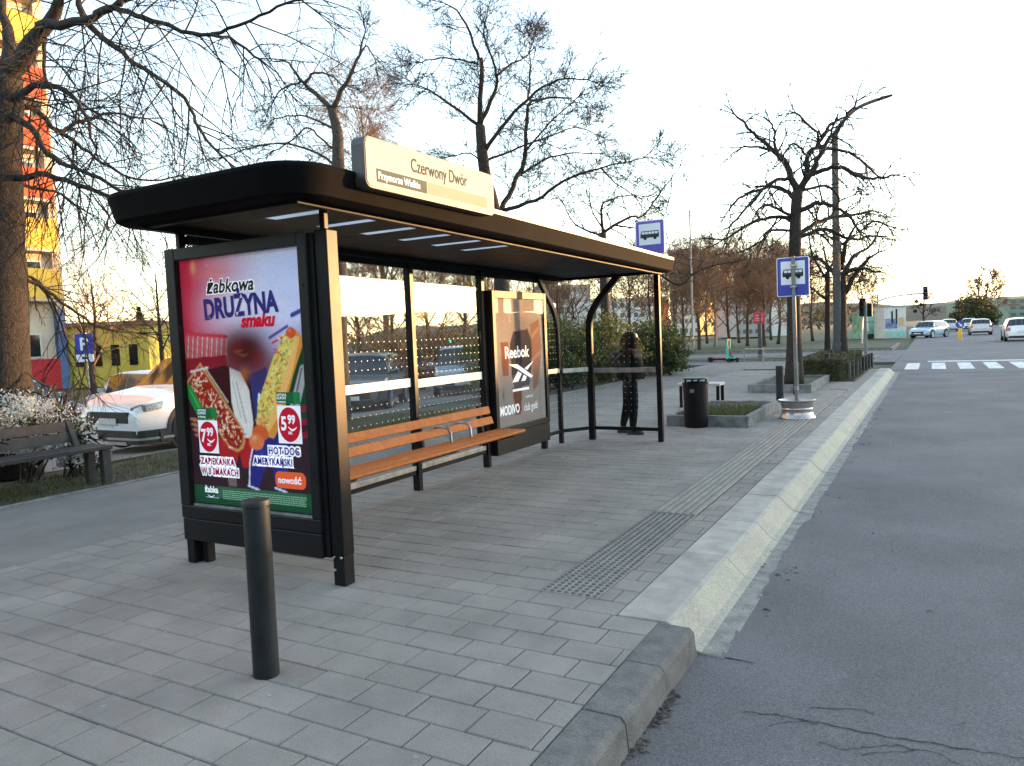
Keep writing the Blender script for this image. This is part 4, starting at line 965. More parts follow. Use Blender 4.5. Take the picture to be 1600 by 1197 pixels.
# ------------------------------------------------------------------ trees and shrubs
def rdir(r):
    z = r.uniform(-1, 1); a = r.uniform(0, 2*PI); s = math.sqrt(1-z*z); return Vector((s*math.cos(a), s*math.sin(a), z))
MINR = [.0028]
def sprout(r, p, d, L, rad, depth, out, droop, nch, ratio=.62, spread=.75, wander=.22):
    pts = [p.copy()]; q = p.copy(); v = d.copy(); seg = L/3
    for i in range(3):
        v = (v+rdir(r)*wander+Vector((0, 0, droop))).normalized(); q = q+v*seg; pts.append(q.copy())
    out.append((pts, rad, rad*.45))
    if depth <= 0: return
    k = nch if isinstance(nch, int) else nch[min(depth, len(nch)-1)]
    for i in range(k):
        t = r.uniform(.25, 1); s = min(2, int(t*3)); b = pts[s].lerp(pts[s+1], t*3-s)
        dd = (pts[s+1]-pts[s]).normalized(); sd = rdir(r); sd = (sd-dd*sd.dot(dd)).normalized()
        nd = (dd*r.uniform(.55, 1)+sd*spread*r.uniform(.6, 1.2)).normalized()
        sprout(r, b, nd, L*ratio*r.uniform(.7, 1.25), max(rad*.55, MINR[0]), depth-1, out, droop, nch, ratio, spread, wander)
def tubes(name, br, m, parent, sides=3):
    """many thin branches (4 points each) as one mesh"""
    P = np.array([[tuple(q) for q in b[0]] for b in br]); r0 = np.array([b[1] for b in br]); r1 = np.array([b[2] for b in br])
    B, K, _ = P.shape; d = P[:, -1]-P[:, 0]; d /= np.linalg.norm(d, axis=1, keepdims=True)+1e-9
    ref = np.where(np.abs(d[:, :1]) < .8, [[1., 0, 0]], [[0, 1., 0]]); a = np.cross(d, ref); a /= np.linalg.norm(a, axis=1, keepdims=True); b = np.cross(d, a)
    R = r0[:, None]+(r1-r0)[:, None]*np.linspace(0, 1, K)[None]
    V = np.empty((B, K, sides, 3))
    for s in range(sides):
        t = 2*PI*s/sides; V[:, :, s] = P+(a*math.cos(t)+b*math.sin(t))[:, None, :]*R[:, :, None]
    k, s = np.meshgrid(np.arange(K-1), np.arange(sides), indexing='ij'); s2 = (s+1) % sides
    f = np.stack([k*sides+s, k*sides+s2, (k+1)*sides+s2, (k+1)*sides+s], -1).reshape(-1, 4)
    F = (f[None]+(np.arange(B)*K*sides)[:, None, None]).reshape(-1, 4)
    return np_mesh(name, V.reshape(-1, 3), F, m, parent)
def smooth_pts(pts, k=4):
    out = []; n = len(pts)
    for i in range(n-1):
        p0, p1, p2, p3 = pts[max(0, i-1)], pts[i], pts[i+1], pts[min(n-1, i+2)]
        for j in range(k):
            t = j/k; out.append(.5*((2*p1)+(-p0+p2)*t+(2*p0-5*p1+4*p2-p3)*t*t+(-p0+3*p1-3*p2+p3)*t*t*t))
    out.append(pts[-1]); return out
def limb_tree(name, label, trunk, limbs, seed, bark='bark', twig='twig', every=.3, tl=.8, depth=2, nch=(2, 3, 3), droop=-.05, trad=.02, group=None, r_end=.012, cat='tree', tipn=4):
    """trunk and limbs: lists of 3D points with start radius; twigs sprout along the limbs"""
    dist = (Vector(trunk[0][0])-Vector((0, 0, CAMZ))).length; MINR[0] = .0022 if dist < 13 else .00031*dist; r = random.Random(seed); tp, tr0, tr1 = trunk
    t = thing(name, label, cat, tuple(tp[0]), group=group)
    mb = MB(); P = smooth_pts(tp); n = len(P)
    rad = [(tr0+(tr1-tr0)*i/(n-1))*(1+.35*max(0, 1-i/3))*(1+r.uniform(-.05, .05)) for i in range(n)]
    mb.tube(P, rad, 14); mb.build('trunk', M[bark], t, smooth=True, sharp=3)
    mb = MB(); br = []
    for pts, r0 in limbs:
        P = smooth_pts(pts); n = len(P); P = [p+rdir(r)*(.25*r0+.01) if 0 < i < n-1 else p for i, p in enumerate(P)]
        rad = [max(r_end, r0+(r_end-r0)*(i/(n-1))**.8) for i in range(n)]
        mb.tube(P, rad, 7); acc = 0
        L = sum((P[i+1]-P[i]).length for i in range(n-1)); run = 0
        for i in range(n-1):
            sl = (P[i+1]-P[i]).length; run += sl; acc += sl
            while acc > every*r.uniform(.6, 1.4) and run > .12*L:
                acc -= every; f = run/L
                dd = (P[i+1]-P[i]).normalized(); sd = rdir(r); sd = (sd-dd*sd.dot(dd)).normalized()
                sprout(r, P[i].lerp(P[i+1], r.random()), (dd*r.uniform(.3, .9)+sd*.9).normalized(), tl*(1.15-.5*f)*r.uniform(.5, 1.3), min(trad, rad[i]*.6), depth, br, droop, nch)
        for _ in range(tipn): sprout(r, P[-1], ((P[-1]-P[-2]).normalized()+rdir(r)*.5).normalized(), tl*.8*r.uniform(.6, 1.2), r_end*.8, depth, br, droop, nch)
    mb.build('limbs', M[bark], t, smooth=True, sharp=3)
    tubes('crown', br, M[twig], t); return t
def pxl(L, d0, d1):
    n = len(L); return [at(x, y, D=d0+(d1-d0)*i/(n-1)) for i, (x, y) in enumerate(L)]
# big old tree at the left edge
D0 = 9.9; base = at(8, 640, D=D0); base.z = -.05
T1 = [base]+pxl([(8, 520), (6, 400), (3, 280), (6, 190), (10, 120)], D0, D0)
L1 = [(pxl([(8, 125), (50, 60), (92, 0), (120, -80), (160, -190)], D0, D0-.6), .14), (pxl([(62, 42), (131, 30), (188, 6), (260, -40)], D0-.2, D0-1.2), .075),
      (pxl([(150, 22), (180, 14), (225, 28), (300, 52), (357, 60), (405, 92)], D0-.6, D0-1.8), .045), (pxl([(325, 56), (370, 42), (420, 18), (470, 0)], D0-1.4, D0-2), .022),
      (pxl([(131, 32), (180, 75), (225, 108), (290, 155), (312, 205), (355, 252)], D0-.4, D0-1.6), .042), (pxl([(6, 165), (35, 142), (70, 133), (105, 142), (135, 185), (150, 240)], D0, D0-1.3), .06),
      (pxl([(8, 170), (50, 168), (88, 202), (130, 190), (175, 178), (230, 185)], D0, D0+1.2), .05), (pxl([(10, 172), (48, 200), (75, 242), (120, 262), (200, 302), (250, 330)], D0, D0-1.2), .055),
      (pxl([(15, 282), (60, 274), (120, 286), (170, 308), (208, 332), (240, 345)], D0, D0-.8), .05), (pxl([(15, 285), (40, 290), (85, 300), (120, 322)], D0, D0+.8), .035),
      (pxl([(88, 202), (130, 232), (170, 260), (215, 282), (280, 275)], D0+.2, D0+1.4), .03), (pxl([(30, 432), (75, 455), (120, 490), (165, 515), (215, 520)], D0, D0+1.5), .03), (pxl([(20, 430), (60, 440), (95, 500), (105, 540)], D0, D0+1), .022),
      (pxl([(5, 130), (12, 60), (0, -20), (-20, -120)], D0, D0+.6), .12), (pxl([(0, 200), (-60, 160), (-140, 150)], D0, D0+.5), .08), (pxl([(131, 30), (120, -20), (130, -80)], D0-.3, D0), .05),
      (pxl([(188, 8), (215, -30), (250, -60)], D0-1, D0-.4), .03), (pxl([(70, 60), (72, 120), (90, 160)], D0, D0-.8), .03)]
limb_tree('old_tree', 'big bare old tree with hanging twigs at the left edge, before the yellow tower block', (T1, .3, .2), L1, 1, every=.17, tl=1.2, depth=2, nch=(4, 4, 3), droop=-.13, trad=.012)
# forked tree behind the shelter
D0 = 15; base = at(531, 640, D=D0); base.z = 0
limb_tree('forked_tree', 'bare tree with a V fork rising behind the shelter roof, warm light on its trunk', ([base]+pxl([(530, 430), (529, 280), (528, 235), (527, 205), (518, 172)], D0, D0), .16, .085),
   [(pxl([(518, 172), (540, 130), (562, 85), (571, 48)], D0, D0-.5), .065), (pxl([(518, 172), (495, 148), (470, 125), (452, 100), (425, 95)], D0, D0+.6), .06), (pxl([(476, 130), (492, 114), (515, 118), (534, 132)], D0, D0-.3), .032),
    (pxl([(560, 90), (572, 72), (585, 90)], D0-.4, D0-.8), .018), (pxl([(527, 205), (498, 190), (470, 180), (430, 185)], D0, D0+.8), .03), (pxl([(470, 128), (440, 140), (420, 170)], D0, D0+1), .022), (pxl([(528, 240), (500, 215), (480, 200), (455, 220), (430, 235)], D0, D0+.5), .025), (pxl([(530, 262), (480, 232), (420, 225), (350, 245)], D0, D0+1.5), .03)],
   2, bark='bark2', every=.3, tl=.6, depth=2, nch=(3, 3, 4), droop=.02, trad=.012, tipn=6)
# large many-limbed tree behind the shelter
D0 = 19; base = at(792, 640, D=D0); base.z = 0
limb_tree('tall_bare_tree', 'tall bare many-limbed tree rising above the middle of the shelter roof', ([base]+pxl([(788, 520), (782, 430), (772, 330), (757, 267), (750, 197)], D0, D0), .22, .12),
   [(pxl([(750, 197), (684, 149), (645, 131)], D0, D0+1), .05), (pxl([(750, 192), (752, 105), (745, 83), (721, 26), (692, 4)], D0, D0-.6), .075), (pxl([(750, 197), (772, 144), (776, 118), (757, 52), (763, 12)], D0, D0+.6), .065), (pxl([(776, 118), (800, 100), (824, 87), (831, 62)], D0, D0+1.2), .035),
    (pxl([(758, 236), (794, 188), (837, 144), (881, 122), (925, 127)], D0, D0-1.5), .06), (pxl([(745, 100), (715, 92), (680, 92), (655, 98)], D0, D0-1), .03), (pxl([(825, 155), (829, 110), (828, 70)], D0-.5, D0), .03),
    (pxl([(775, 345), (794, 306), (820, 245), (824, 175), (837, 157), (881, 153), (915, 165)], D0, D0+1.5), .085), (pxl([(762, 250), (800, 235), (850, 215), (900, 200), (930, 210)], D0, D0+2), .035), (pxl([(805, 280), (850, 250), (890, 240), (935, 240)], D0+.5, D0), .035),
    (pxl([(785, 330), (837, 312), (881, 284), (938, 262), (1004, 247)], D0, D0-2), .06), (pxl([(760, 260), (735, 240), (712, 243)], D0, D0-.5), .025), (pxl([(938, 262), (960, 285), (990, 305)], D0-1.4, D0-1.8), .025), (pxl([(822, 235), (860, 190), (905, 150)], D0+.4, D0-.6), .03)],
   3, every=.2, tl=.9, depth=2, nch=(6, 6, 5), droop=.03, trad=.013, tipn=6)
# crooked tree further along
D0 = 26; base = at(947, 600, D=D0); base.z = -.05
limb_tree('crooked_tree', 'bare crooked tree behind the far end of the shelter roof', ([base]+pxl([(946, 500), (943, 420), (942, 364)], D0, D0), .17, .12),
   [(pxl([(942, 364), (940, 335), (944, 317), (975, 306), (1012, 307)], D0, D0-1), .06), (pxl([(942, 368), (898, 350), (880, 317)], D0, D0+1.5), .05), (pxl([(942, 364), (980, 340), (1005, 336), (1040, 290), (1062, 262)], D0, D0+1), .06),
    (pxl([(945, 380), (1000, 400), (1035, 432), (1062, 445), (1090, 424), (1135, 411), (1190, 402)], D0, D0-1.5), .06), (pxl([(945, 360), (925, 330), (920, 290)], D0, D0-1), .035), (pxl([(960, 352), (1010, 360), (1040, 380)], D0, D0+1), .035), (pxl([(945, 400), (900, 390), (870, 400)], D0, D0+.5), .04), (pxl([(1040, 330), (1048, 300), (1050, 265)], D0, D0), .02)],
   4, every=.3, tl=1.1, depth=2, nch=(4, 4, 4), droop=-.03, trad=.028, tipn=4)
# pollarded tree in the far planter
D0 = 17.35; base = at(1241, 612, D=D0); base.z = .12
limb_tree('pollarded_tree', 'pollarded bare tree with knotty limbs standing in the far planter behind the stop sign', ([base]+pxl([(1241, 520), (1240, 450), (1242, 407), (1243, 341), (1246, 300)], D0, D0), .17, .12),
   [(pxl(q, D0, D0+dd), rr*1.2) for q, dd, rr in (
    ([(1246, 298), (1226, 255), (1207, 236), (1177, 207), (1148, 179)], .6, .075), ([(1218, 250), (1210, 223), (1211, 210), (1204, 192)], .3, .035), ([(1250, 298), (1271, 266), (1284, 234), (1314, 196), (1338, 159)], -.6, .075),
    ([(1258, 284), (1263, 244), (1279, 226), (1298, 194), (1322, 183)], .4, .06), ([(1279, 226), (1276, 207), (1244, 177)], -.5, .03), ([(1268, 274), (1292, 264), (1316, 262), (1346, 276), (1373, 278), (1399, 274)], -1, .05), ([(1282, 231), (1327, 238), (1354, 258), (1370, 274)], .8, .035),
    ([(1242, 308), (1220, 296), (1202, 292), (1161, 306), (1140, 327)], 1, .05), ([(1231, 279), (1207, 284), (1169, 322), (1140, 354)], -.8, .04), ([(1240, 345), (1212, 338), (1175, 349), (1129, 375)], .6, .05), ([(1238, 340), (1216, 326), (1195, 321), (1180, 335)], -1, .035),
    ([(1246, 332), (1276, 318), (1300, 322), (1327, 338), (1343, 361)], -.8, .055), ([(1248, 366), (1271, 351), (1303, 341), (1335, 335), (1367, 330)], 1, .055), ([(1246, 372), (1290, 358), (1330, 374), (1360, 368)], .2, .045), ([(1250, 300), (1290, 290), (1310, 310), (1300, 335)], .8, .03), ([(1240, 360), (1205, 360), (1192, 375)], -.5, .03), ([(1330, 338), (1342, 360), (1365, 345), (1385, 352)], -1, .02), ([(1211, 236), (1185, 230), (1160, 230)], .4, .025), ([(1262, 244), (1240, 225), (1225, 240)], -.6, .022))],
   5, every=.22, tl=.75, depth=2, nch=(2, 3, 3), droop=-.07, trad=.026, r_end=.022, tipn=3)
# two trees in the hedge bed
for i, (x, D0, rr, lab, limbs) in enumerate(((1293, 25.5, .1, 'slimmer of two bare trees growing in the clipped hedge', [[(1293, 440), (1270, 400), (1262, 360), (1265, 340)], [(1293, 430), (1310, 390), (1330, 370), (1365, 352)], [(1293, 430), (1288, 390), (1280, 365)], [(1293, 470), (1268, 450), (1255, 430)]]),
                                  (1314, 24.5, .21, 'thicker of two bare trees growing in the clipped hedge, beside the lamp post', [[(1314, 440), (1330, 405), (1362, 380), (1385, 340)], [(1314, 430), (1345, 420), (1385, 428)], [(1314, 420), (1310, 380), (1298, 350)], [(1318, 460), (1350, 412), (1392, 385)], [(1312, 440), (1285, 410), (1262, 400)], [(1316, 410), (1325, 370), (1345, 345)]]))):
    b = at(x, 565, D=D0); b.z = -.05
    limb_tree('hedge_tree', lab, ([b]+pxl([(x, 520), (x, 470), (x, 425)], D0, D0), rr, rr*.75), [(pxl(q, D0, D0+(-1)**k*.8), rr*.5) for k, q in enumerate(limbs)], 20+i, every=.26, tl=.8, depth=2, nch=(3, 3, 3), droop=-.04, trad=.026, group='trees in the clipped hedge')

def wild_tree(name, label, base, h, r0, seed, bark='bark', twig='twig', spread=.5, droop=.02, nl=11, depth=3, tl=.3, nch=(2, 3, 3, 3), group=None, cat='tree', low=.3, lean=0):
    """free-grown bare tree"""
    MINR[0] = .0002*Vector(base).length; r = random.Random(seed); b = Vector(base); top = b+Vector((r.uniform(-.05, .05)*h+lean*h, r.uniform(-.05, .05)*h, h*.8))
    t = thing(name, label, cat, tuple(b), group=group)
    pts = [b, b.lerp(top, .35)+rdir(r)*.02*h, b.lerp(top, .7)+rdir(r)*.03*h, top]; P = smooth_pts(pts); n = len(P)
    mb = MB(); mb.tube(P, [r0*(1.25 if i == 0 else 1)*(1-.85*i/(n-1)) for i in range(n)], 8); mb.build('trunk', M[bark], t, smooth=True, sharp=3); br = []
    for k in range(nl):
        f = low+(1-low)*(k+.5)/nl; i = min(n-2, int(f*(n-1))); a = k*2.4+r.uniform(-.4, .4)
        d = Vector((math.cos(a)*spread, math.sin(a)*spread, 1-spread*.6+f*.2)).normalized()
        sprout(r, P[i].lerp(P[i+1], f*(n-1)-i), d, h*tl*(1.25-.6*f)*r.uniform(.8, 1.2), r0*.4*(1.2-f), depth, br, droop, nch, .66, .6, .2)
    tubes('crown', br, M[twig], t, 3); return t
# weeping birch beyond
b = at(603, 560, D=42); b.z = -.5
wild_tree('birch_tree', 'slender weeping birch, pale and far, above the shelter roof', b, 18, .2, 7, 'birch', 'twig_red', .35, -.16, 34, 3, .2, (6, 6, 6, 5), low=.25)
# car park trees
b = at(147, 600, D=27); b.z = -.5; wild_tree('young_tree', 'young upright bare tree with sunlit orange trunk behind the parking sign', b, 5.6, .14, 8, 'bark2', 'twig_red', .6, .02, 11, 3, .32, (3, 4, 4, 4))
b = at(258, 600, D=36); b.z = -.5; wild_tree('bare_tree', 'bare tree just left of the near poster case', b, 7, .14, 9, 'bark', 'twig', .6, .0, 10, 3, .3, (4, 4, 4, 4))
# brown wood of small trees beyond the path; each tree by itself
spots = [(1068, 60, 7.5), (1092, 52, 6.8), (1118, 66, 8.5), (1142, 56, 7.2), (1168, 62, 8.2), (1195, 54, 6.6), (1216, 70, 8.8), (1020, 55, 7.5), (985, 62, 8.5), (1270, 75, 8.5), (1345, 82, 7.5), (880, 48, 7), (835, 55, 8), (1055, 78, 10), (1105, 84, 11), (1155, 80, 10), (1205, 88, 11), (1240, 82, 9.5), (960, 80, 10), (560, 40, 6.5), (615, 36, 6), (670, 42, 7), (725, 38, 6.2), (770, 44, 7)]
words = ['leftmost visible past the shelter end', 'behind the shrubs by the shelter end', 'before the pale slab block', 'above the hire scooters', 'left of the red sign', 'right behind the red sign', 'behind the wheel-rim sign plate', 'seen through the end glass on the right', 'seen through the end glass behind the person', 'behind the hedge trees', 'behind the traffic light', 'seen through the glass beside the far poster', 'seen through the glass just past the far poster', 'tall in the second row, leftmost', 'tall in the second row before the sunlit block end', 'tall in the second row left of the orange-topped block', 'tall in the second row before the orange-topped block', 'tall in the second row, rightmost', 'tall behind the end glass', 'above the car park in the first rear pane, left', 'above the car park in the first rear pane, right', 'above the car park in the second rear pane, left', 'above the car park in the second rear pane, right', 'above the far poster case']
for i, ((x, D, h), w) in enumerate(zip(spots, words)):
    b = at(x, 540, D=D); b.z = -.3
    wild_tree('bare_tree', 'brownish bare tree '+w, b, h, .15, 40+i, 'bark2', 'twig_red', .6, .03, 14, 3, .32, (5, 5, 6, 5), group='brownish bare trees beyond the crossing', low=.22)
b = at(1541, 520, D=115); b.z = -.3; wild_tree('bare_tree', 'large bare tree with yellowish twigs on the right beside the road', b, 8.5, .3, 77, 'bark2', 'twig_red', .7, .03, 14, 3, .32, (5, 5, 5, 5), low=.3)
b = at(1443, 520, D=85); b.z = -.3; mt = wild_tree('bare_tree', 'bare tree with dark mistletoe balls below the hanging traffic light', b, 4.9, .2, 78, 'bark2', 'twig', .8, .0, 9, 3, .34, (4, 4, 4, 3), low=.4)

def leaf_quads(r, P, size, up=.0):
    n = len(P); a = r.normal(size=(n, 3)); a /= np.linalg.norm(a, axis=1, keepdims=True); b = np.cross(a, r.normal(size=(n, 3))); b /= np.linalg.norm(b, axis=1, keepdims=True)+1e-9
    s = size*r.uniform(.6, 1.4, (n, 1)); V = np.empty((n, 4, 3)); V[:, 0] = P-a*s; V[:, 1] = P+b*s*.45; V[:, 2] = P+a*s; V[:, 3] = P-b*s*.45
    return V.reshape(-1, 3)
def cloud(r, blobs, n):
    """points in clumpy ellipsoids: denser near the surface"""
    out = []; w = np.array([b[3]*b[4]*b[5] for b in blobs])**.67; w = w/w.sum()
    for (x, y, z, a, b, c), k in zip(blobs, (w*n).astype(int)):
        cl = r.normal(size=(max(8, k//60), 3)); cl /= np.linalg.norm(cl, axis=1, keepdims=True); cl *= r.uniform(.45, 1.0, (len(cl), 1))
        p = cl[r.randint(0, len(cl), k)]+r.normal(0, .12, (k, 3)); out.append(p*[a, b, c]+[x, y, z])
    return np.concatenate(out)
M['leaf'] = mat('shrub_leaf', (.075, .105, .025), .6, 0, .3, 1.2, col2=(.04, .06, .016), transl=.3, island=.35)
M['leaf_yellow'] = mat('yellow_green_leaf', (.15, .15, .03), .6, 0, .3, 1.5, col2=(.08, .1, .025), transl=.35, island=.3)  # yellower leaf colour for every other shrub
M['hedge_leaf'] = mat('hedge_leaf', (.095, .1, .032), .65, 0, .3, 2, col2=(.06, .05, .025), transl=.25, island=.35)
M['needle'] = mat('conifer_needle', (.035, .06, .02), .7, 0, .3, 1, col2=(.06, .07, .025), transl=.2, island=.3)
M['blossom'] = mat('white_blossom', (.72, .72, .68), .6, 0, .08, 5, transl=.35, island=.12)
def shrub(name, label, base, blobs, n, size, m='leaf', seed=1, stems=14, group=None, cat='shrub', twigm='twig', extra=None):
    r = np.random.RandomState(seed); rr = random.Random(seed); t = thing(name, label, cat, base, group=group)
    P = cloud(r, blobs, n); P = P[P[:, 2] > base[2]+.03]
    np_mesh('foliage', leaf_quads(r, P, size), 4, M[m], t)
    br = []
    for i in range(stems):
        b = blobs[i % len(blobs)]; tip = Vector((b[0]+rr.uniform(-.7, .7)*b[3], b[1]+rr.uniform(-.7, .7)*b[4], b[2]+rr.uniform(-.1, .8)*b[5]))
        s = Vector((b[0]+rr.uniform(-.3, .3)*b[3], b[1]+rr.uniform(-.3, .3)*b[4], base[2])); d = (tip-s); sprout(rr, s, d.normalized(), d.length, .014, 2, br, .02, (3, 3, 3), .5)
    tubes('stems', br, M[twigm], t); return t
# evergreen shrubs beside the path
for i, (x, y, a, b, c, lab) in enumerate(((-8.3, 25.0, 1.25, 1.4, 1.0, 'rounded green shrub beside the path, right of the shelter end post'), (-9.1, 22.3, 1.3, 1.5, 1.05, 'green shrub seen through the end glass, behind the person'), (-9.3, 19.4, 1.25, 1.5, 1.0, 'green shrub seen through the corner glass of the shelter'), (-9.6, 16.6, 1.0, 1.3, .85, 'green shrub seen past the far poster case'))):
    shrub('evergreen_shrub', lab, (x, y, 0), [(x, y, c*.95, a, b, c), (x+.5, y-.5, c*.6, a*.7, b*.6, c*.6), (x-.3, y+.6, c*1.1, a*.7, b*.7, c*.75)], 11000, .055, 'leaf' if i % 2 == 0 else 'leaf_yellow', 30+i, 26, 'green shrubs beside the path')
# clipped hedge
hd = thing('clipped_hedge', 'low clipped box-shaped hedge along the kerb beyond the planter', 'hedge', (-2.6, 21, 0)); r = np.random.RandomState(8)
n = 15000; P = np.stack([r.uniform(-3.25, -2.08, n), r.uniform(21.1, 27.2, n), r.uniform(.0, .58, n)], 1); e = r.randint(0, 3, n); P[e == 0, 2] = .55+r.normal(0, .025, (e == 0).sum()); s = e == 1; P[s, 0] = np.where(r.rand(s.sum()) < .7, -2.08, -3.25)+r.normal(0, .03, s.sum()); s = (e == 2) & (r.rand(n) < .4); P[s, 1] = 21.1+r.normal(0, .03, s.sum())
np_mesh('foliage', leaf_quads(r, P, .035), 4, M['hedge_leaf'], hd); rr = random.Random(4); br = []
for i in range(60): sprout(rr, Vector((rr.uniform(-3.1, -2.2), rr.uniform(21.2, 27), 0)), Vector((0, 0, 1)), .45, .01, 1, br, .05, (3, 3))
tubes('stems', br, M['twig'], hd)
mb = MB(); mb.box(-3.4, 21.02, -.3, -1.75, 27.4, .012); struct('hedge_bed', mb, M['soil'])
tag(blades('verge_grass', -2.1, 21.1, -1.8, 27.3, .012, 1500, .07, None, 12), 'thin grass between the hedge and the kerb', 'grass', kind='stuff')
# white blossom bushes behind the old bench
def blossom_bush(label, base, blobs, n, seed):
    t = shrub('blossom_bush', label, base, blobs, n//3, .022, 'leaf', seed, 26, 'white blossom bushes behind the bench')
    r = np.random.RandomState(seed+5); P = cloud(r, blobs, n*2); P = P[P[:, 2] > base[2]+.12]
    np_mesh('blossom', leaf_quads(r, P, .019), 4, M['blossom'], t); return t
blossom_bush('white blossom bush at the left edge, below the old tree trunk', (-9.75, 4.2, -.04), [(-9.75, 4.1, .72, .6, .62, .5), (-9.5, 3.9, .45, .5, .5, .4)], 6500, 61)
blossom_bush('white blossom bush between the dark bench and the white car', (-9.65, 5.3, -.03), [(-9.7, 5.15, .66, .55, .6, .42), (-9.5, 5.55, .38, .35, .35, .3), (-9.55, 5.75, .2, .3, .25, .18)], 7000, 62)
tag(blades('verge_grass', -10.5, 2, -8.3, 16, 0, 16000, .07, None, 5, 1.4, zf=lambda x, y: gz(x)-.02), 'patchy grass on the soil verge around the dark bench', 'grass', kind='stuff')
mb = MB(); N1, N2 = 8, 40; rg = random.Random(2)
mb.add([(-10.7+2.44*i/N1, -2+28*j/N2, gz(-10.7+2.44*i/N1)+rg.uniform(-.018, .012)) for j in range(N2+1) for i in range(N1+1)], [(j*(N1+1)+i, j*(N1+1)+i+1, (j+1)*(N1+1)+i+1, (j+1)*(N1+1)+i) for j in range(N2) for i in range(N1)])
struct('soil_verge', mb, M['soil'])
# bare reddish shrubs behind the parked cars, seen through the glass
for i, (x, D) in enumerate(((575, 27), (640, 28), (705, 29), (770, 30))):
    b = at(x, 600, D=D); b.z = gz(b.x); r = random.Random(90+i); t = thing('bare_shrub', 'reddish leafless shrub behind the parked cars, %s seen through the rear glass' % ('first', 'second', 'third', 'fourth')[i], 'shrub', tuple(b), group='reddish shrubs behind the parked cars'); br = []
    for k in range(26): sprout(r, b+Vector((r.uniform(-1, 1), r.uniform(-1, 1), 0)), (Vector((0, 0, 1))+rdir(r)*.45).normalized(), r.uniform(1.1, 1.9), .012, 2, br, .02, (4, 5, 5), .55)
    tubes('twigs', br, M['twig_red'], t)
# conifers and evergreen mass behind the car park and on the right
def conifer(label, b, h, w, seed, m='needle'):
    r = np.random.RandomState(seed); n = 5000; t_ = r.rand(n)**.7; a = r.uniform(0, 6.28, n); q = w*(1-t_)*(.55+.45*np.abs(np.sin(t_*26)))*r.uniform(.5, 1.05, n)
    t = thing('conifer', label, 'tree', tuple(b), group='dark conifers'); P = np.stack([b.x+q*np.cos(a), b.y+q*np.sin(a), b.z+.05*h+t_*h*.95-.15*q], 1)
    np_mesh('crown', leaf_quads(r, P, .11), 4, M[m], t); mb = MB(); mb.tube([b, b+Vector((0, 0, h*.9))], [.12, .02], 6); mb.build('trunk', M['bark'], t)
for i, (x, D, h, lab) in enumerate(((224, 46, 4.6, 'dark conifer behind the yellow low building'), (243, 50, 4.0, 'shorter conifer close to the near poster case'))):
    b = at(x, 580, D=D); b.z = -.5; conifer(lab, b, h, 1.3, 100+i)
b = at(1518, 520, D=105); b.z = -.3; shrub('evergreen_tree', 'broad dark evergreen tree left of the big bare tree on the right', tuple(b), [(b.x, b.y, 2.3, 2.6, 2.6, 2.2), (b.x+1.5, b.y, 1.4, 2, 2, 1.4), (b.x-1.2, b.y-1, 1.2, 1.6, 2, 1.2)], 7000, .2, 'hedge_leaf', 110, 10, cat='tree')
M['mistle'] = mat('mistletoe', (.03, .035, .015), .8)
for x, y in ((1432, 471), (1439, 476), (1430, 486)):
    p = at(x, y, D=85); r = np.random.RandomState(x); a = r.normal(size=(500, 3)); a /= np.linalg.norm(a, axis=1, keepdims=True); np_mesh('mistletoe', leaf_quads(r, np.array(p)+a*r.uniform(.1, .22, (500, 1)), .05), 4, M['mistle'], mt)
# shrubs along the foot of the added bank across the road: one mass, mirrored in the glass
r = random.Random(55); br = []
for i in range(210):
    sprout(r, Vector((r.uniform(27, 31), r.uniform(25, 110), -.1)), (Vector((0, 0, 1))+rdir(r)*.4).normalized(), r.uniform(.6, 1.0), .02, 2, br, .01, (4, 4, 4), .55)
tag(tubes('bank_scrub', br, M['twig_red'], None), 'leafless reddish scrub on the bank across the road', 'scrub', kind='stuff')

# unseen tree mass added behind the camera to block the low eastern sky
r = np.random.RandomState(31); n = 7000; a = r.uniform(-1.15, 1.15, n); R_ = r.uniform(26, 34, n)
P = np.stack([R_*np.sin(a)*1.5-4, -R_*np.cos(a), r.rand(n)*(10+2.5*np.sin(a*9))], 1)
tag(np_mesh('woodland', leaf_quads(r, P, 1.0), 4, M['needle']), 'dark evergreen trees behind the viewer', 'woodland', kind='stuff')
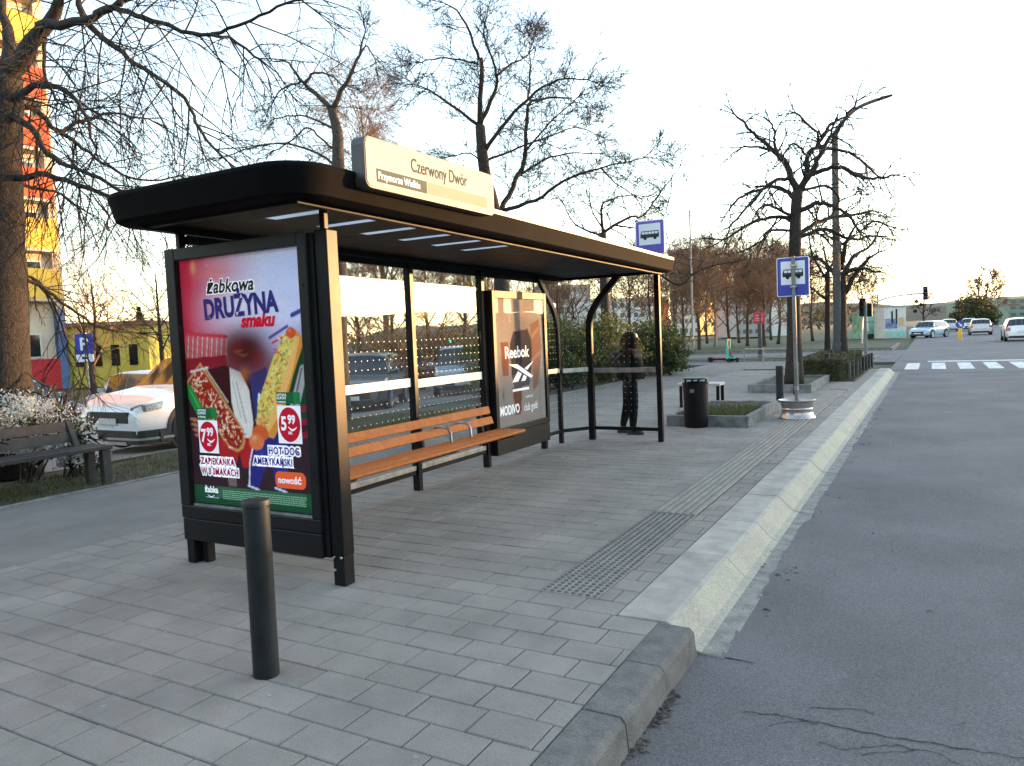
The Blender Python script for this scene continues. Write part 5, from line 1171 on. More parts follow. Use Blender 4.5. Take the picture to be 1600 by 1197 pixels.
# ------------------------------------------------------------------ cars
def paint(name, c, rough=.3): return mat(name, c, rough, 0, .05, 2, coat=.8)
M['car_glass'] = mat('car_glass', (.012, .016, .02), .05, 0, .1, 3, spec=.9)
M['car_black'] = mat('black_plastic', (.012, .012, .013), .6); M['tyre'] = mat('tyre_rubber', (.014, .014, .015), .85); M['alloy'] = mat('alloy_rim', (.5, .5, .51), .3, .8)
M['lens'] = mat('headlight_lens', (.3, .36, .42), .12, .3, .3, 30, coat=.6); M['tail'] = mat('tail_light_red', (.35, .012, .016), .2, 0, .1, 5, coat=.6); M['plate'] = mat('number_plate', (.62, .63, .6), .5)
def car(label, loc, rz, L, W, Hh, col, style, group='cars', clad=False, detail=True):
    """x forward; lofted body, separate glass, wheels, lights, mirrors"""
    root = thing('parked_car', label, 'car', loc, rz, group); h = L/2
    zc, belt = .2, (.98 if style == 'suv' else .88)
    hood = belt+.02 if style == 'suv' else belt-.02
    if style == 'hatch' or style == 'suv':
        prof = [(-h, belt-.22, belt-.22), (-h+.05, belt+.02, belt), (-h+.12, belt+.1, belt+.01), (-h+.42, Hh-.08, belt+.02), (-h+.62, Hh-.02, belt+.02), (-.35, Hh, belt+.01), (.25, Hh-.01, belt), (.55, Hh-.07, belt-.01), (h-1.12, hood+.05, belt-.01), (h-1.0, hood+.02, belt-.02), (h-.5, hood-.05, hood-.09), (h-.2, hood-.13, hood-.17), (h-.05, hood-.24, hood-.26), (h, hood-.38, hood-.39)]
    elif style == 'van':
        prof = [(-h, Hh-.3, belt), (-h+.06, Hh-.06, belt), (-h+.3, Hh, belt), (h-1.6, Hh, belt), (h-1.3, Hh-.05, belt), (h-.75, belt+.2, belt), (h-.6, belt+.1, belt), (h-.15, belt-.08, belt-.12), (h, belt-.3, belt-.32)]
    else:
        prof = [(-h, belt-.2, belt-.22), (-h+.06, belt, belt-.03), (-h+.55, belt+.05, belt), (-h+1.15, Hh-.1, belt+.01), (-h+1.5, Hh-.02, belt), (-.1, Hh, belt), (.35, Hh-.03, belt), (.6, Hh-.1, belt-.01), (h-1.2, hood+.05, belt-.02), (h-1.05, hood, belt-.03), (h-.5, hood-.06, hood-.1), (h-.15, hood-.15, hood-.19), (h, hood-.36, hood-.37)]
    w = W/2; rings = []
    for i, (x, zt, zb) in enumerate(prof):
        e = abs(x)/h; ww = w*(1-.16*max(0, (e-.72)/.28)**2); gh = max(0, min(1, (zt-zb)/(Hh-belt))); wt = ww*(.93-.2*gh); z0 = zc+(.06 if e > .9 else 0)
        half = [(0, z0), (ww*.86, z0), (ww*.985, z0+.1), (ww*1.0, z0+.3), (ww*.985, (z0+.3+zb)/2+.05), (ww*.955, zb), (wt+.012, zb+(zt-zb)*.9), (wt*.86, zt-.012*gh-.006), (wt*.45, zt+.01), (0, zt+.015)]
        half = [(a, max(b, z0)) for a, b in half]
        rings.append([(x, -a, b) for a, b in half]+[(x, a, b) for a, b in half[-2:0:-1]])
    mb = MB(); mb.loft(rings); n = len(rings[0])
    body = mb.build('body', col, root, smooth=True, local=True, sharp=.75)
    gl = {}; NS = len(prof)
    def gface(i, k, o=.006):
        q = [Vector(rings[i][k]), Vector(rings[i+1][k]), Vector(rings[i+1][(k+1) % n]), Vector(rings[i][(k+1) % n])]
        c = sum(q, Vector())/4; nn = (q[1]-q[0]).cross(q[3]-q[0])
        if nn.length < 1e-6: nn = (q[2]-q[1]).cross(q[3]-q[1])
        nn.normalize(); out = c-Vector((c.x, 0, belt*.7)); nn = nn if nn.dot(out) > 0 else -nn
        return [c+(p-c)*.97+nn*o for p in q]
    side, front, back = {-1: [], 1: []}, [], []
    for i in range(NS-1):
        tall = min(prof[i][1]-prof[i][2], prof[i+1][1]-prof[i+1][2]); mx = max(prof[i][1]-prof[i][2], prof[i+1][1]-prof[i+1][2]); dz = prof[i+1][1]-prof[i][1]; dx = prof[i+1][0]-prof[i][0]; xm = (prof[i][0]+prof[i+1][0])/2
        if mx > .2 and tall > -.01 and (tall > .06) : side[-1].append(gface(i, 5)); side[1].append(gface(i, n-6))
        st = dz/dx
        if st < -.3 and mx > .25 and xm > 0: front += [gface(i, k) for k in (6, 7, 8, 9, 10, 11)]
        if (st > .45 and mx > .25 and xm < 0) or (style == 'van' and 0): back += [gface(i, k) for k in (6, 7, 8, 9, 10, 11)]
    def gb(name, fs):
        if not fs: return
        mb = MB()
        for q in fs: mb.add(q, [(0, 1, 2, 3)])
        mb.build(name, M['car_glass'], root, local=True)
    for s in (-1, 1):
        for q in side[s]: gb('side_window', [q])
    gb('windscreen', front); gb('rear_window', back)
    wr = .33 if style != 'suv' else .36
    for fx in (h-.86, -h+.82):
        for s in (-1, 1):
            wy = s*(w-.06); c = (fx, wy, wr)
            mb = MB(); mb.lathe([(wr+.065, -.015), (wr+.06, .0), (wr+.02, .004), (0, .004)], (fx, s*(w+.004), wr+.02), 28, axis='Y'); mb.v = [(a, b if s > 0 else 2*s*(w+.004)-b, z) for a, b, z in mb.v]
            mb.build('wheel_arch', M['car_black'], root, local=True)
            wh = bpy.data.objects.new('wheel', None); COL.objects.link(wh); wh.parent = root
            mb = MB(); mb.lathe([(wr*.62, -.1), (wr*.95, -.1), (wr, -.07), (wr, .05), (wr*.95, .085), (wr*.68, .09), (wr*.6, .07)], (fx, wy, wr), 28, axis='Y')
            mb.v = [(a, b if s > 0 else 2*wy-b, z) for a, b, z in mb.v]; mb.build('tyre', M['tyre'], wh, smooth=True, local=True)
            mb = MB(); o = wy+s*.078
            mb.lathe([(wr*.68, 0), (wr*.68, s*.012), (wr*.6, s*.004)], (fx, o, wr), 28, axis='Y')
            for k in range(5):
                a = k*2*PI/5+.3; d = Vector((math.cos(a), 0, math.sin(a))); p0 = Vector((fx, o+s*.006, wr)); mb.bar(p0, p0+d*wr*.62, .05, .02, up=(0, 1, 0))
            mb.lathe([(.055, 0), (.055, s*.018), (.0, s*.02)], (fx, o, wr), 12, axis='Y'); mb.build('rim', M['alloy'], wh, local=True)
    for s in (-1, 1):
        zh = (hood-.2 if style != 'van' else belt-.2)
        mb = MB(); mb.loft([[(h-.42, s*(w*.985), zh+.045), (h-.42, s*(w*.93), zh+.06), (h-.4, s*w*.93, zh-.06), (h-.36, s*(w*.985), zh-.07)], [(h-.13, s*(w*.92), zh+.0), (h-.1, s*w*.8, zh+.02), (h-.085, s*w*.8, zh-.07), (h-.12, s*(w*.93), zh-.1)], [(h-.05, s*w*.72, zh-.03), (h-.04, s*w*.62, zh-.03), (h-.035, s*w*.62, zh-.075), (h-.045, s*w*.72, zh-.085)]])
        mb.build('headlight', M['lens'], root, local=True, bevel=.006)
        zt = belt-.12
        mb = MB(); mb.loft([[(-h+.28, s*w*.965, zt+.11), (-h+.28, s*w*.9, zt+.11), (-h+.28, s*w*.9, zt-.1), (-h+.28, s*w*.985, zt-.1)], [(-h+.02, s*w*.87, zt+.12), (-h+.01, s*w*.7, zt+.12), (-h-.012, s*w*.7, zt-.1), (-h-.008, s*w*.87, zt-.1)]]); mb.build('tail_light', M['tail'], root, local=True, bevel=.006)
        mb = MB(); mb.loft([[(h-1.35+a*.5, s*(w*.93), belt+.06+b) for a, b in ((-.06, -.03), (.06, -.03), (.06, .04), (-.06, .05))], [(h-1.35+a, s*(w+.06), belt+.08+b) for a, b in ((-.07, -.06), (.05, -.05), (.05, .06), (-.07, .08))], [(h-1.35+a, s*(w+.16), belt+.09+b) for a, b in ((-.06, -.05), (.03, -.04), (.03, .05), (-.06, .07))]]); mb.build('mirror', col if not clad else M['car_black'], root, local=True, bevel=.01)
    mb = MB(); mb.box(h-.06, -w*.6, hood-.48, h+.012, w*.6, hood-.3); mb.build('grille', M['car_black'], root, local=True, bevel=.012)
    mb = MB(); mb.box(h-.1, -w*.72, zc+.02, h+.015, w*.72, zc+.16)
    if not clad: mb.build('front_bumper', M['car_black'], root, local=True, bevel=.02)
    mb = MB(); mb.box(-h-.02, -w*.8, zc+.05, -h+.1, w*.8, zc+.16); mb.build('rear_bumper', M['car_black'], root, local=True, bevel=.02)
    mb = MB(); mb.box(h+.021, -.26, hood-.5, h+.03, .26, hood-.4); mb.build('number_plate', M['plate'], root, local=True)
    mb = MB(); mb.box(-h-.03, -.26, belt-.32, -h-.012, .26, belt-.22); mb.build('number_plate', M['plate'], root, local=True)
    def wrap(name, z0, z1, off, m, x0=.75):
        half = [(h-x0, w), (h-.45, w*.985), (h-.25, w*.945), (h-.1, w*.89), (h-.02, w*.84), (h, w*.7)]
        ol = [(x+off*.6, -(y+off)) for x, y in half]+[(x+off*.6, y+off) for x, y in half[::-1]]
        mb = MB(); mb.loft([[(x, y, z0), (x, y, z1), (x-.06, y*.94, z1+.01), (x-.06, y*.94, z0)] for x, y in ol]); return mb.build(name, m, root, local=True)
    if clad:
        wrap('bumper_cladding', zc-.02, zc+.2, .02, M['car_black']); wrap('chrome_strip', zc+.05, zc+.085, .03, M['alloy'], .55)
        for s in (-1, 1):
            mb = MB(); mb.box(-h+.3, s*w*.985-.012, zc+.0, h-.3, s*w*.985+.016, zc+.17); mb.build('sill_cladding', M['car_black'], root, local=True, bevel=.01)
        mb = MB(); mb.box(h-.02, -w*.55, zc-.03, h+.03, w*.55, zc+.02); mb.build('skid_plate', M['alloy'], root, local=True)
    return root
P_white = paint('white_car_paint', (.72, .74, .76)); P_silver = paint('silver_car_paint', (.5, .5, .5), .35); P_blue = paint('blue_car_paint', (.03, .06, .16)); P_dark = paint('dark_grey_car_paint', (.05, .055, .065)); P_grey = paint('grey_blue_car_paint', (.22, .27, .33)); P_pale = paint('pale_blue_car_paint', (.35, .5, .62)); P_red = paint('dark_red_car_paint', (.2, .03, .03))
def gl(x): return gz(x)+.012
car('white compact SUV with black cladding parked left of the near poster case', (-11.8, 9.62, gl(-11.8)), -PI/2, 4.25, 1.8, 1.6, P_white, 'suv', 'cars in the car park', clad=True)
car('silver hatchback seen from behind, beyond the white SUV', (-19.6, 13.6, gl(-19.6)), PI-.05, 3.9, 1.66, 1.46, P_silver, 'hatch', 'cars in the car park')
q = at(62, 640, D=18.5); car('dark blue car behind the white blossom bush', (q.x-1.2, q.y-.2, gl(q.x)), .1, 4.2, 1.72, 1.44, P_blue, 'sedan', 'cars in the car park')
car('dark grey car with pale windscreen seen through the first rear pane', (-13.2, 15.6, gl(-13.2)), -PI/2+.5, 4.1, 1.72, 1.45, P_dark, 'hatch', 'cars in the car park')
car('grey-blue estate car seen through the second rear pane', (-13.4, 20.6, gl(-13.4)), -PI/2+.6, 4.4, 1.76, 1.5, P_grey, 'hatch', 'cars in the car park')
car('dark red car far back in the car park seen through the glass', (-19.5, 25.0, gl(-19.5)), -PI/2+.9, 4.1, 1.72, 1.45, P_red, 'hatch', 'cars in the car park')
def rcar(label, px, py, col, style, rz, size=(4.3, 1.78, 1.48)):
    p = at(px, py, Z=ROADZ); return car(label, (p.x, p.y, ROADZ), rz, *size, col, style, 'cars on the far road')
rcar('white estate car cut by the right edge of the picture, seen from behind', 1592, 532, P_white, 'hatch', PI/2, (4.3, 1.75, 1.46))
rcar('small silver hatchback driving away down the far road', 1531, 523, P_silver, 'hatch', PI/2, (4, 1.7, 1.42))
rcar('pale blue car parked at the far corner, left of the yellow post', 1452, 527.5, P_pale, 'hatch', -PI/2-.45, (4, 1.68, 1.42))
rcar('grey car parked along the far road, left of the keep-right sign', 1483, 518, P_silver, 'hatch', PI/2, (4.1, 1.7, 1.45))
rcar('tiny white car far down the road, right of the keep-right sign', 1514, 516.5, P_white, 'hatch', -PI/2, (4.1, 1.7, 1.45))

# ------------------------------------------------------------------ lamps, traffic lights, signs down the street
def lamp_post(label, base, h, arm=None, r=.07, m='steel'):
    t = thing('lamp_post', label, 'lamp post', tuple(base), group='street lamps'); b = Vector(base)
    mb = MB(); mb.tube([b, b+Vector((0, 0, .9)), b+Vector((0, 0, .95)), b+Vector((0, 0, h))], [r*1.25, r*1.25, r, r*.75], 12); mb.build('pole', M[m], t, smooth=True)
    if arm:
        a = b+Vector((0, 0, h)); d = Vector(arm); mb = MB(); mb.tube(smooth_pts([a, a+d*.12+Vector((0, 0, .3)), a+d*.4+Vector((0, 0, .75)), a+d*.75+Vector((0, 0, 1.0))]), r*.45, 8); mb.build('arm', M[m], t, smooth=True)
        e = a+d*.72+Vector((0, 0, .985)); f = a+d+Vector((0, 0, 1.12)); mb = MB(); s = d.normalized().cross(Vector((0, 0, 1)))
        mb.loft([[e+s*.05+Vector((0, 0, .03)), e-s*.05+Vector((0, 0, .03)), e-s*.05-Vector((0, 0, .03)), e+s*.05-Vector((0, 0, .03))], [e.lerp(f, .3)+s*.1+Vector((0, 0, .05)), e.lerp(f, .3)-s*.1+Vector((0, 0, .05)), e.lerp(f, .3)-s*.1-Vector((0, 0, .05)), e.lerp(f, .3)+s*.1-Vector((0, 0, .05))], [f+s*.09+Vector((0, 0, .03)), f-s*.09+Vector((0, 0, .03)), f-s*.09-Vector((0, 0, .04)), f+s*.09-Vector((0, 0, .04))]]); mb.build('lamp_head', M['black_dull'], t, bevel=.015)
    return t
M['lamp_grey'] = mat('grey_lamp_paint', (.2, .2, .2), .7)
M['lamp_dark'] = mat('dark_concrete_pole', (.07, .068, .066), .85, 0, .15, 8)
D0 = 24.5; b = at(1309, 566, D=D0); b.z = -.05; tp = at(1309, 213, D=D0); e = at(1396, 141, D=D0)
lamp_post('tall dark lamp post with curved arm among the hedge trees', b, tp.z-b.z, (e.x-tp.x, e.y-tp.y, 0), .13, 'lamp_dark')
for x, yt, D, lab in ((1083, 330, 48, 'thin grey lamp post above the green shrub, right of the shelter end'), (1119, 448, 55, 'shorter thin grey post left of the hire scooters'), (1372, 460, 90, 'thin far lamp post above the painted container'), (1544, 470, 120, 'thin far lamp post before the big bare tree on the right')):
    b = at(x, 545, D=D); b.z = -.2; lamp_post(lab, b, at(x, yt, D=D).z+.2, None, .07 if D < 60 else .1, 'lamp_grey')
M['light_off'] = mat('dark_lens', (.03, .01, .01), .3); M['light_green'] = mat('green_signal', (.02, .8, .45), .4, emit=2)
def signal_head(parent, c, s=1, horiz=False, on=None):
    mb = MB(); mb.box(c.x-.15*s, c.y-.12*s, c.z-.45*s, c.x+.15*s, c.y+.12*s, c.z+.45*s); mb.build('signal_head', M['black_dull'], parent, bevel=.02)
    for k in (-1, 0, 1):
        mb = MB(); mb.lathe([(.11*s, 0), (.12*s, -.14*s), (.108*s, -.14*s), (.1*s, -.01)], (c.x, c.y-.12*s, c.z+.28*s*k), 14, axis='Y'); mb.build('visor', M['black_dull'], parent)
        mb = MB(); mb.lathe([(.1*s, -.012), (0, -.02)], (c.x, c.y-.12*s, c.z+.28*s*k), 14, axis='Y'); mb.build('lens', M['light_green'] if on == k else M['light_off'], parent)
b = at(1353, 566, Z=-.02); tl = thing('traffic_light', 'black traffic light on a grey pole at the end of the hedge', 'traffic light', tuple(b))
D0 = (b-Vector((0, 0, CAMZ))).dot(CF); top = at(1353, 467, D=D0)
mb = MB(); mb.tube([b, (b.x, b.y, top.z-.1)], .06, 10); mb.build('pole', M['lamp_grey'], tl, smooth=True)
signal_head(tl, at(1348, 480, D=D0), .75); mb = MB(); p = at(1357, 483, D=D0); mb.box(p.x-.13, p.y-.12, p.z-.28, p.x+.13, p.y+.12, p.z+.2); mb.build('pedestrian_head', M['black_dull'], tl, bevel=.02)
D0 = 52; b = at(1347, 548, D=D0); b.z = -.2; ma = thing('traffic_light_mast', 'long curved mast arm reaching over the crossing with one hanging signal', 'traffic light', tuple(b))
P2 = [b]+pxl([(1349, 490), (1362, 476), (1385, 466), (1412, 461), (1446, 458)], D0, D0-2); mb = MB(); mb.tube(smooth_pts(P2), .06, 8); mb.build('mast', M['steel'], ma, smooth=True); signal_head(ma, at(1446, 458, D=D0-2.05), 1.0)
# signal reflected in the glass stands across the road
g = Vector((11.83, 31.67, -.25)); gt = thing('traffic_light', 'traffic light showing green across the road, mirrored in the rear glass', 'traffic light', tuple(g))
mb = MB(); mb.tube([g, g+Vector((0, 0, 1.6))], .06, 10); mb.build('pole', M['steel'], gt); signal_head(gt, g+Vector((0, -.1, 1.82)), .8, on=-1)
# keep-right post
p = at(1500, 531, Z=ROADZ); kp = thing('keep_right_sign', 'yellow post with round blue sign on the far road', 'road sign', tuple(p))
M['yellow'] = mat('yellow_post', (.7, .42, .02), .5); mb = MB(); mb.lathe([(.14, 0), (.14, .75), (.12, .82), (0, .83)], tuple(p), 16); mb.build('post', M['yellow'], kp, smooth=True)
mb = MB(); mb.lathe([(.27, 0), (.27, .03)], (p.x, p.y-.05, p.z+1.12), 24, axis='Y'); mb.build('disc', M['stop_blue'], kp)
mb = MB(); mb.add([(p.x+a*.65, p.y-.055, p.z+1.12+b_*.65) for a, b_ in  ((-.18, .14), (-.1, .2), (.1, -.02), (.2, .06), (.2, -.22), (-.08, -.22), (.02, -.12))], [(0, 1, 2, 3, 4, 5, 6)]); mb.build('arrow', M['sign_white'], kp)
# red sign
D0 = 36; p = at(1186, 497, D=D0); rs_ = thing('red_sign', 'red sign on a dark post beyond the bicycle rail', 'road sign', (p.x, p.y, -.1)); f = facing_sign(rs_, p, .55, .58, 'plate', mat('sign_red', (.5, .03, .04), .4), .012, .12)
M['sign_pale'] = mat('faded_print', (.6, .25, .25), .5); mb = MB()
for v in (.1, -.03, -.12): mb.add([f(a, b_, 1) for a, b_ in ((-.18, v), (.18, v), (.18, v+.05), (-.18, v+.05))], [(0, 1, 2, 3)])
mb.build('print', M['sign_pale'], rs_); mb = MB(); mb.tube([(p.x, p.y+.1, -.15), (p.x, p.y+.1, p.z+.2)], .1, 10); mb.build('post', M['lamp_dark'], rs_)
# bicycle rail
a, b = at(1163, 567, Z=0), at(1231, 567, Z=0); br_ = thing('bicycle_rail', 'low grey tubular bicycle rail between the scooters and the sign pole', 'rail', tuple(a)); d = (b-a)
mb = MB(); mb.tube([a, a+Vector((0, 0, .5)), a+d*.03+Vector((0, 0, .57)), a+d*.97+Vector((0, 0, .57)), b+Vector((0, 0, .5)), b], .028, 8); mb.build('frame', M['steel'], br_, smooth=True)
mb = MB(); mb.tube([a+Vector((0, 0, .3)), b+Vector((0, 0, .3))], .018, 6); mb.build('mid_bar', M['steel'], br_)
mb = MB(); m_ = a.lerp(b, .45); mb.tube([m_, m_+Vector((0, 0, .57))], .024, 8); mb.build('leg', M['steel'], br_)
# hire scooters
def scooter(label, p, rz, col):
    t = thing('electric_scooter', label, 'scooter', tuple(p), rz, 'hire scooters beside the shrub')
    mb = MB(); mb.box(-.35, -.08, .1, .32, .08, .16); mb.build('deck', M['black_dull'], t, local=True, bevel=.01); mb = MB(); mb.box(-.36, -.085, .161, .3, .085, .19); mb.build('deck_cover', col, t, local=True, bevel=.01)
    mb = MB(); mb.tube([(.33, 0, .14), (.42, 0, .3), (.32, 0, 1.02)], [.06, .055, .035], 10); mb.build('stem', col, t, local=True, smooth=True)
    mb = MB(); mb.tube([(.3, -.24, 1.06), (.33, 0, 1.04), (.3, .24, 1.06)], .018, 8); mb.build('handlebar', M['black_dull'], t, local=True)
    mb = MB(); mb.box(-.52, -.06, .2, -.3, .06, .24); mb.build('rear_mudguard', col, t, local=True, bevel=.01)
    for x in (-.42, .47):
        mb = MB(); mb.lathe([(.05, -.03), (.11, -.03), (.125, 0), (.11, .03), (.05, .03)], (x, 0, .125), 18, axis='Y'); mb.build('wheel', M['tyre'], t, local=True, smooth=True)
    mb = MB(); mb.box(.36, -.06, .38, .43, .06, .62); mb.build('battery_case', col, t, local=True, bevel=.02)
M['mint'] = mat('mint_scooter_paint', (.05, .42, .29), .4); M['crimson'] = mat('crimson_scooter_paint', (.36, .03, .06), .4)
scooter('mint green hire scooter beside the bicycle rail', at(1146, 566, Z=-.02), 2.2, M['mint']); scooter('mint green hire scooter leaning nearest the green shrub and behind the red one', at(1138, 566.5, Z=-.02), 1.9, M['mint']); scooter('crimson hire scooter between the green shrub and the mint scooters', at(1126, 566, Z=-.02), .3, M['crimson'])

# ------------------------------------------------------------------ buildings
def wallbox(mb, x0, y0, z0, x1, y1, z1, m=0): mb.box(x0, y0, z0, x1, y1, z1, m)
M['tower_yellow'] = mat('yellow_render', (.72, .47, .07), .85, 0, .06, .6); M['tower_orange'] = mat('orange_red_render', (.62, .10, .035), .85, 0, .06, .6); M['tower_cream'] = mat('cream_render', (.62, .52, .4), .85, 0, .1, .8)
M['tower_red'] = mat('red_render', (.52, .03, .04), .8); M['tower_blue'] = mat('blue_render', (.12, .2, .42), .8); M['brown_wall'] = mat('brown_recess', (.25, .15, .1), .9); M['frame_white'] = mat('white_window_frame', (.7, .7, .68), .5)
tw = thing('apartment_tower', 'tall yellow and orange apartment tower with balconies at the left edge', 'building', (-50, 14, -.5))
XF, YE, SH = -44.0, 25.7, 2.75
def tb(name, m, *b, **k):
    mb = MB(); mb.box(*b); return mb.build(name, M[m] if isinstance(m, str) else m, tw, **k)
tb('wall', 'tower_cream', XF-12, 0, -.5, XF, YE-.5, 38)
tb('corner_strip', 'tower_blue', XF-12, YE-.5, -.5, XF+.3, YE, 4.0); tb('corner_strip', 'tower_cream', XF-12, YE-.5, 4.0, XF+.3, YE, 38)
tb('base_band', 'tower_red', XF-.01, 0, -.5, XF+.35, YE-.51, 1.25)
cols = ['tower_yellow', 'tower_yellow', 'tower_orange', 'tower_orange', 'tower_orange', 'tower_yellow', 'tower_yellow', 'tower_yellow', 'tower_yellow', 'tower_yellow', 'tower_yellow']
for f in range(11):
    z = 4.6+f*SH
    for y0, y1 in ((3, 9.5), (10.0, 17.2), (17.6, YE-.55)):
        tb('balcony_front', cols[f], XF+.9, y0, z, XF+1.05, y1, z+1.65); tb('balcony_slab', 'tower_cream', XF+.001, y0, z-.15, XF+1.04, y1, z-.005)
        tb('balcony_side', cols[f], XF+.002, y1-.12, z, XF+.899, y1-.001, z+1.65)
        for k in range(3):
            a = y0+.4+k*(y1-y0)/3; o = tb('window', 'frame_white', XF+.003, a, z+.05, XF+.05, a+1.7, z+2.2)
            mb = MB(); mb.box(XF+.051, a+.08, z+.15, XF+.06, a+.8, z+2.1); mb.box(XF+.051, a+.9, z+.15, XF+.06, a+1.62, z+2.1); mb.build('pane', M['car_glass'], o)
for k in range(7):
    a = 2+k*3.3; o = tb('window', 'frame_white', XF+.003, a, 1.32, XF+.06, a+2.6, 2.7); mb = MB(); mb.box(XF+.061, a+.1, 1.4, XF+.07, a+1.0, 2.62); mb.box(XF+.061, a+1.1, 1.4, XF+.07, a+2.5, 2.62); mb.build('pane', M['car_glass'], o)
# yellow low building
a, b = at(108, 590, D=44), at(236, 590, D=44)
yb = thing('low_building', 'low yellow building behind the parked cars', 'building', ((a.x+b.x)/2, (a.y+b.y)/2, -.5)); d = (b-a); d.z = 0; nrm = Vector((-d.y, d.x, 0)).normalized()
def lb(name, m, u0, u1, z0, z1, dep, off=0):
    mb = MB(); p = [a+d*u0-nrm*off, a+d*u1-nrm*off, a+d*u1+nrm*dep, a+d*u0+nrm*dep]; mb.prism([(q.x, q.y) for q in p], z0, z1, 'Z'); return mb.build(name, m, yb)
lb('wall', mat('yellow_low_wall', (.7, .55, .1), .85, 0, .15, .5), 0, 1, -.5, 3.0, 8); lb('roof', M['brown_wall'], -.02, 1.02, 3.0, 3.25, 8.2, .3)
for k in range(4): lb('window', M['car_glass'], .1+k*.22, .2+k*.22, .7, 1.9, .1, .05)
# blocks in the distance
def block(label, px0, px1, ytop, D, depth, wallm, endm, floors, group='distant apartment blocks', ground=-.3, cols=7, endw=.35, top=None, name='apartment_block'):
    a, b = at(px0, 530, D=D), at(px1, 530, D=D); zt = at((px0+px1)/2, ytop, D=D).z
    t = thing(name, label, 'building', ((a.x+b.x)/2, (a.y+b.y)/2, ground), group=group); d = b-a; d.z = 0; nr = Vector((-d.y, d.x, 0)).normalized(); L = d.length
    def pb(nm, m, u0, u1, z0, z1, o0, o1):
        mb = MB(); p = [a+d*u0-nr*o0, a+d*u1-nr*o0, a+d*u1+nr*o1, a+d*u0+nr*o1]; mb.prism([(q.x, q.y) for q in p], z0, z1, 'Z'); return mb.build(nm, m, t)
    pb('wall', wallm, 0, 1-endw, ground, zt, 0, depth); pb('end_wall', endm, 1-endw, 1, ground, zt+.001, -.02 if endw else 0, depth+.01)
    pb('roof', top or M['tower_cream'], -.005, 1.005, zt+.002, zt+.5, .1, depth+.1)
    fh = (zt-ground)/floors
    for f in range(floors):
        for k in range(cols):
            u = (k+.22)/cols*(1-endw); pb('window', M['far_glass'], u, u+.55/cols*(1-endw), ground+f*fh+fh*.35, ground+f*fh+fh*.8, .04, .02)
    return t
M['far_glass'] = mat('far_window', (.09, .095, .11), .3)
M['far_cream'] = mat('far_cream_wall', (.55, .5, .44), .9, 0, .1, .3); M['far_yellow'] = mat('far_yellow_wall', (.75, .5, .16), .9); M['far_white'] = mat('far_white_wall', (.62, .62, .6), .9); M['far_orange'] = mat('far_orange_wall', (.6, .17, .07), .9); M['far_grey'] = mat('far_grey_wall', (.34, .34, .33), .9); M['far_green'] = mat('far_green_glass_wall', (.16, .24, .2), .5)
block('pale slab block with a sunlit yellow end, above the brown trees', 1053, 1094, 393, 170, 3, M['far_cream'], M['far_yellow'], 9, cols=5, endw=.02)
sl = bpy.data.objects['apartment_block']; p1 = at(1094.5, 530, D=170); p2 = Vector((p1.x+.6, p1.y+27, 0)); zt = at(1094, 393, D=170).z
mb = MB(); mb.prism([(p1.x, p1.y), (p2.x, p2.y), (p2.x-12, p2.y), (p1.x-8, p1.y+6)], -.3, zt, 'Z'); mb.build('sunlit_end_wall', M['far_yellow'], sl)
for k in range(9):
    for j in range(3):
        y = p1.y+3+j*8; mb = MB(); x = p1.x+.6*(y-p1.y)/27; z = -.3+(zt+.3)/9*(k+.35); mb.box(x-.2, y, z, x+.06, y+3, z+1.4); mb.build('window', M['car_glass'], sl)
block('grey and white block behind the red sign, half hidden by bare trees', 1150, 1236, 452, 120, 12, M['far_grey'], M['far_white'], 5, cols=6)
block('orange-topped block behind the wheel-rim sign plate', 1176, 1222, 408, 210, 14, M['far_orange'], M['far_orange'], 9, cols=4, endw=.2)
block('cream block seen through the corner glass of the shelter', 838, 925, 452, 95, 12, M['far_cream'], M['far_white'], 4, cols=6)
block('long pale block seen through the end glass of the shelter', 925, 1046, 470, 130, 12, M['far_white'], M['far_orange'], 4, cols=9, endw=.2)
block('green-grey office block at the right edge behind the white car', 1576, 1640, 466, 140, 20, M['far_green'], M['far_grey'], 4, cols=4, endw=.1)
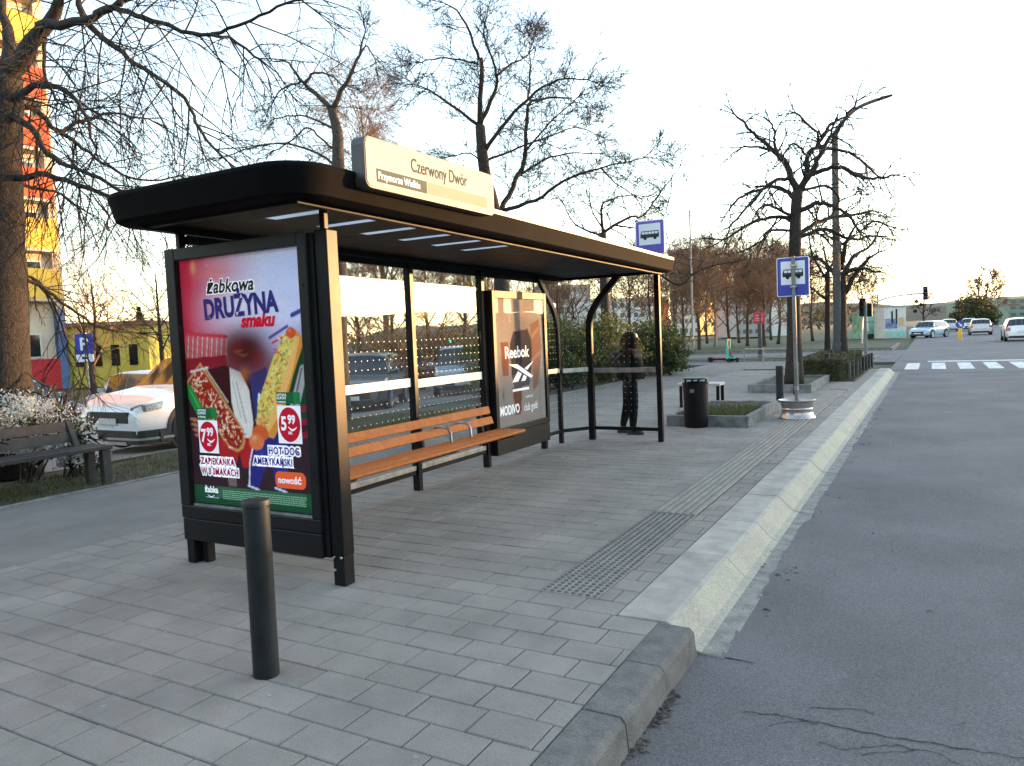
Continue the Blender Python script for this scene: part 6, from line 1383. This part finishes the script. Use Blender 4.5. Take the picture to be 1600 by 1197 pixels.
# containers at the far corner
def container(label, px0, px1, D, h, m, parts):
    a, b = at(px0, 535, D=D), at(px1, 535, D=D); d = b-a; d.z = 0; nr = Vector((-d.y, d.x, 0)).normalized(); t = thing('painted_kiosk', label, 'kiosk', ((a.x+b.x)/2, (a.y+b.y)/2, -.2), group='painted kiosks at the far corner')
    def pb(nm, mm, u0, u1, z0, z1, o0, o1):
        mb = MB(); p = [a+d*u0-nr*o0, a+d*u1-nr*o0, a+d*u1+nr*o1, a+d*u0+nr*o1]; mb.prism([(q.x, q.y) for q in p], z0, z1, 'Z'); return mb.build(nm, mm, t)
    pb('wall', m, 0, 1, -.2, h, 0, 2.5); pb('roof', M['far_grey'], -.02, 1.02, h+.001, h+.12, .1, 2.6)
    for nm, mm, u0, u1, z0, z1 in parts: pb(nm, mm, u0, u1, z0, z1, .02, .01)
G1, G2, G3 = mat('kiosk_green', (.2, .42, .3), .6, 0, .3, 2), mat('kiosk_mint', (.35, .6, .5), .6), mat('kiosk_blue', (.2, .25, .42), .6, 0, .4, 3)
container('green painted kiosk left of the mural kiosk at the far corner', 1350, 1378, 72, 2.3, G1, [('shutter', G2, .1, .9, 1.5, 2.1), ('plinth', M['car_black'], 0, 1, -.2, .25), ('mural_patch', M['far_white'], .02, .28, .5, 1.3)])
container('white and blue mural kiosk at the far corner', 1382, 1416, 70, 2.7, M['far_white'], [('mural_patch', G3, .05, .6, .7, 1.6), ('mural_patch', G2, .0, .95, -.1, .5), ('mural_patch', M['car_black'], .32, .4, 1.1, 2.3), ('mural_patch', M['car_black'], .52, .6, 1.1, 2.5), ('mural_patch', mat('kiosk_ochre', (.6, .42, .2), .7), .66, .9, .9, 1.7)])
# wooded hills closing the road
mb = MB(); rg = random.Random(9); N = 90; ringA = []
for i in range(N+1):
    x = -620+i*16; h = 14+5*math.sin(i*.23)+3*math.sin(i*.61+1)+rg.uniform(-.8, .8)
    ringA.append([(x, 700, -2), (x, 760, h*.75), (x, 800, h), (x, 900, -2)])
mb.loft(ringA); struct('hills', mb, mat('brown_wooded_hill', (.16, .11, .07), .95, 0, .35, .05, col2=(.08, .07, .04)))
# far treeline: reads as one mass
r = np.random.RandomState(77); n = 9000; x = r.uniform(-260, 160, n); keep = np.abs(x-2) > 9; x = x[keep]; y = r.uniform(170, 260, len(x))
P = np.stack([x, y, -.2+r.rand(len(x))**.6*(3.4+2*np.sin(x*.21)+1.4*np.sin(x*.57))], 1)
tag(np_mesh('far_woodland', leaf_quads(r, P, .8), 4, mat('far_wood', (.11, .085, .05), .9, 0, .3, .1, col2=(.06, .06, .03), island=.3)), 'far brown treeline closing the view beyond the junction', 'woodland', kind='stuff')
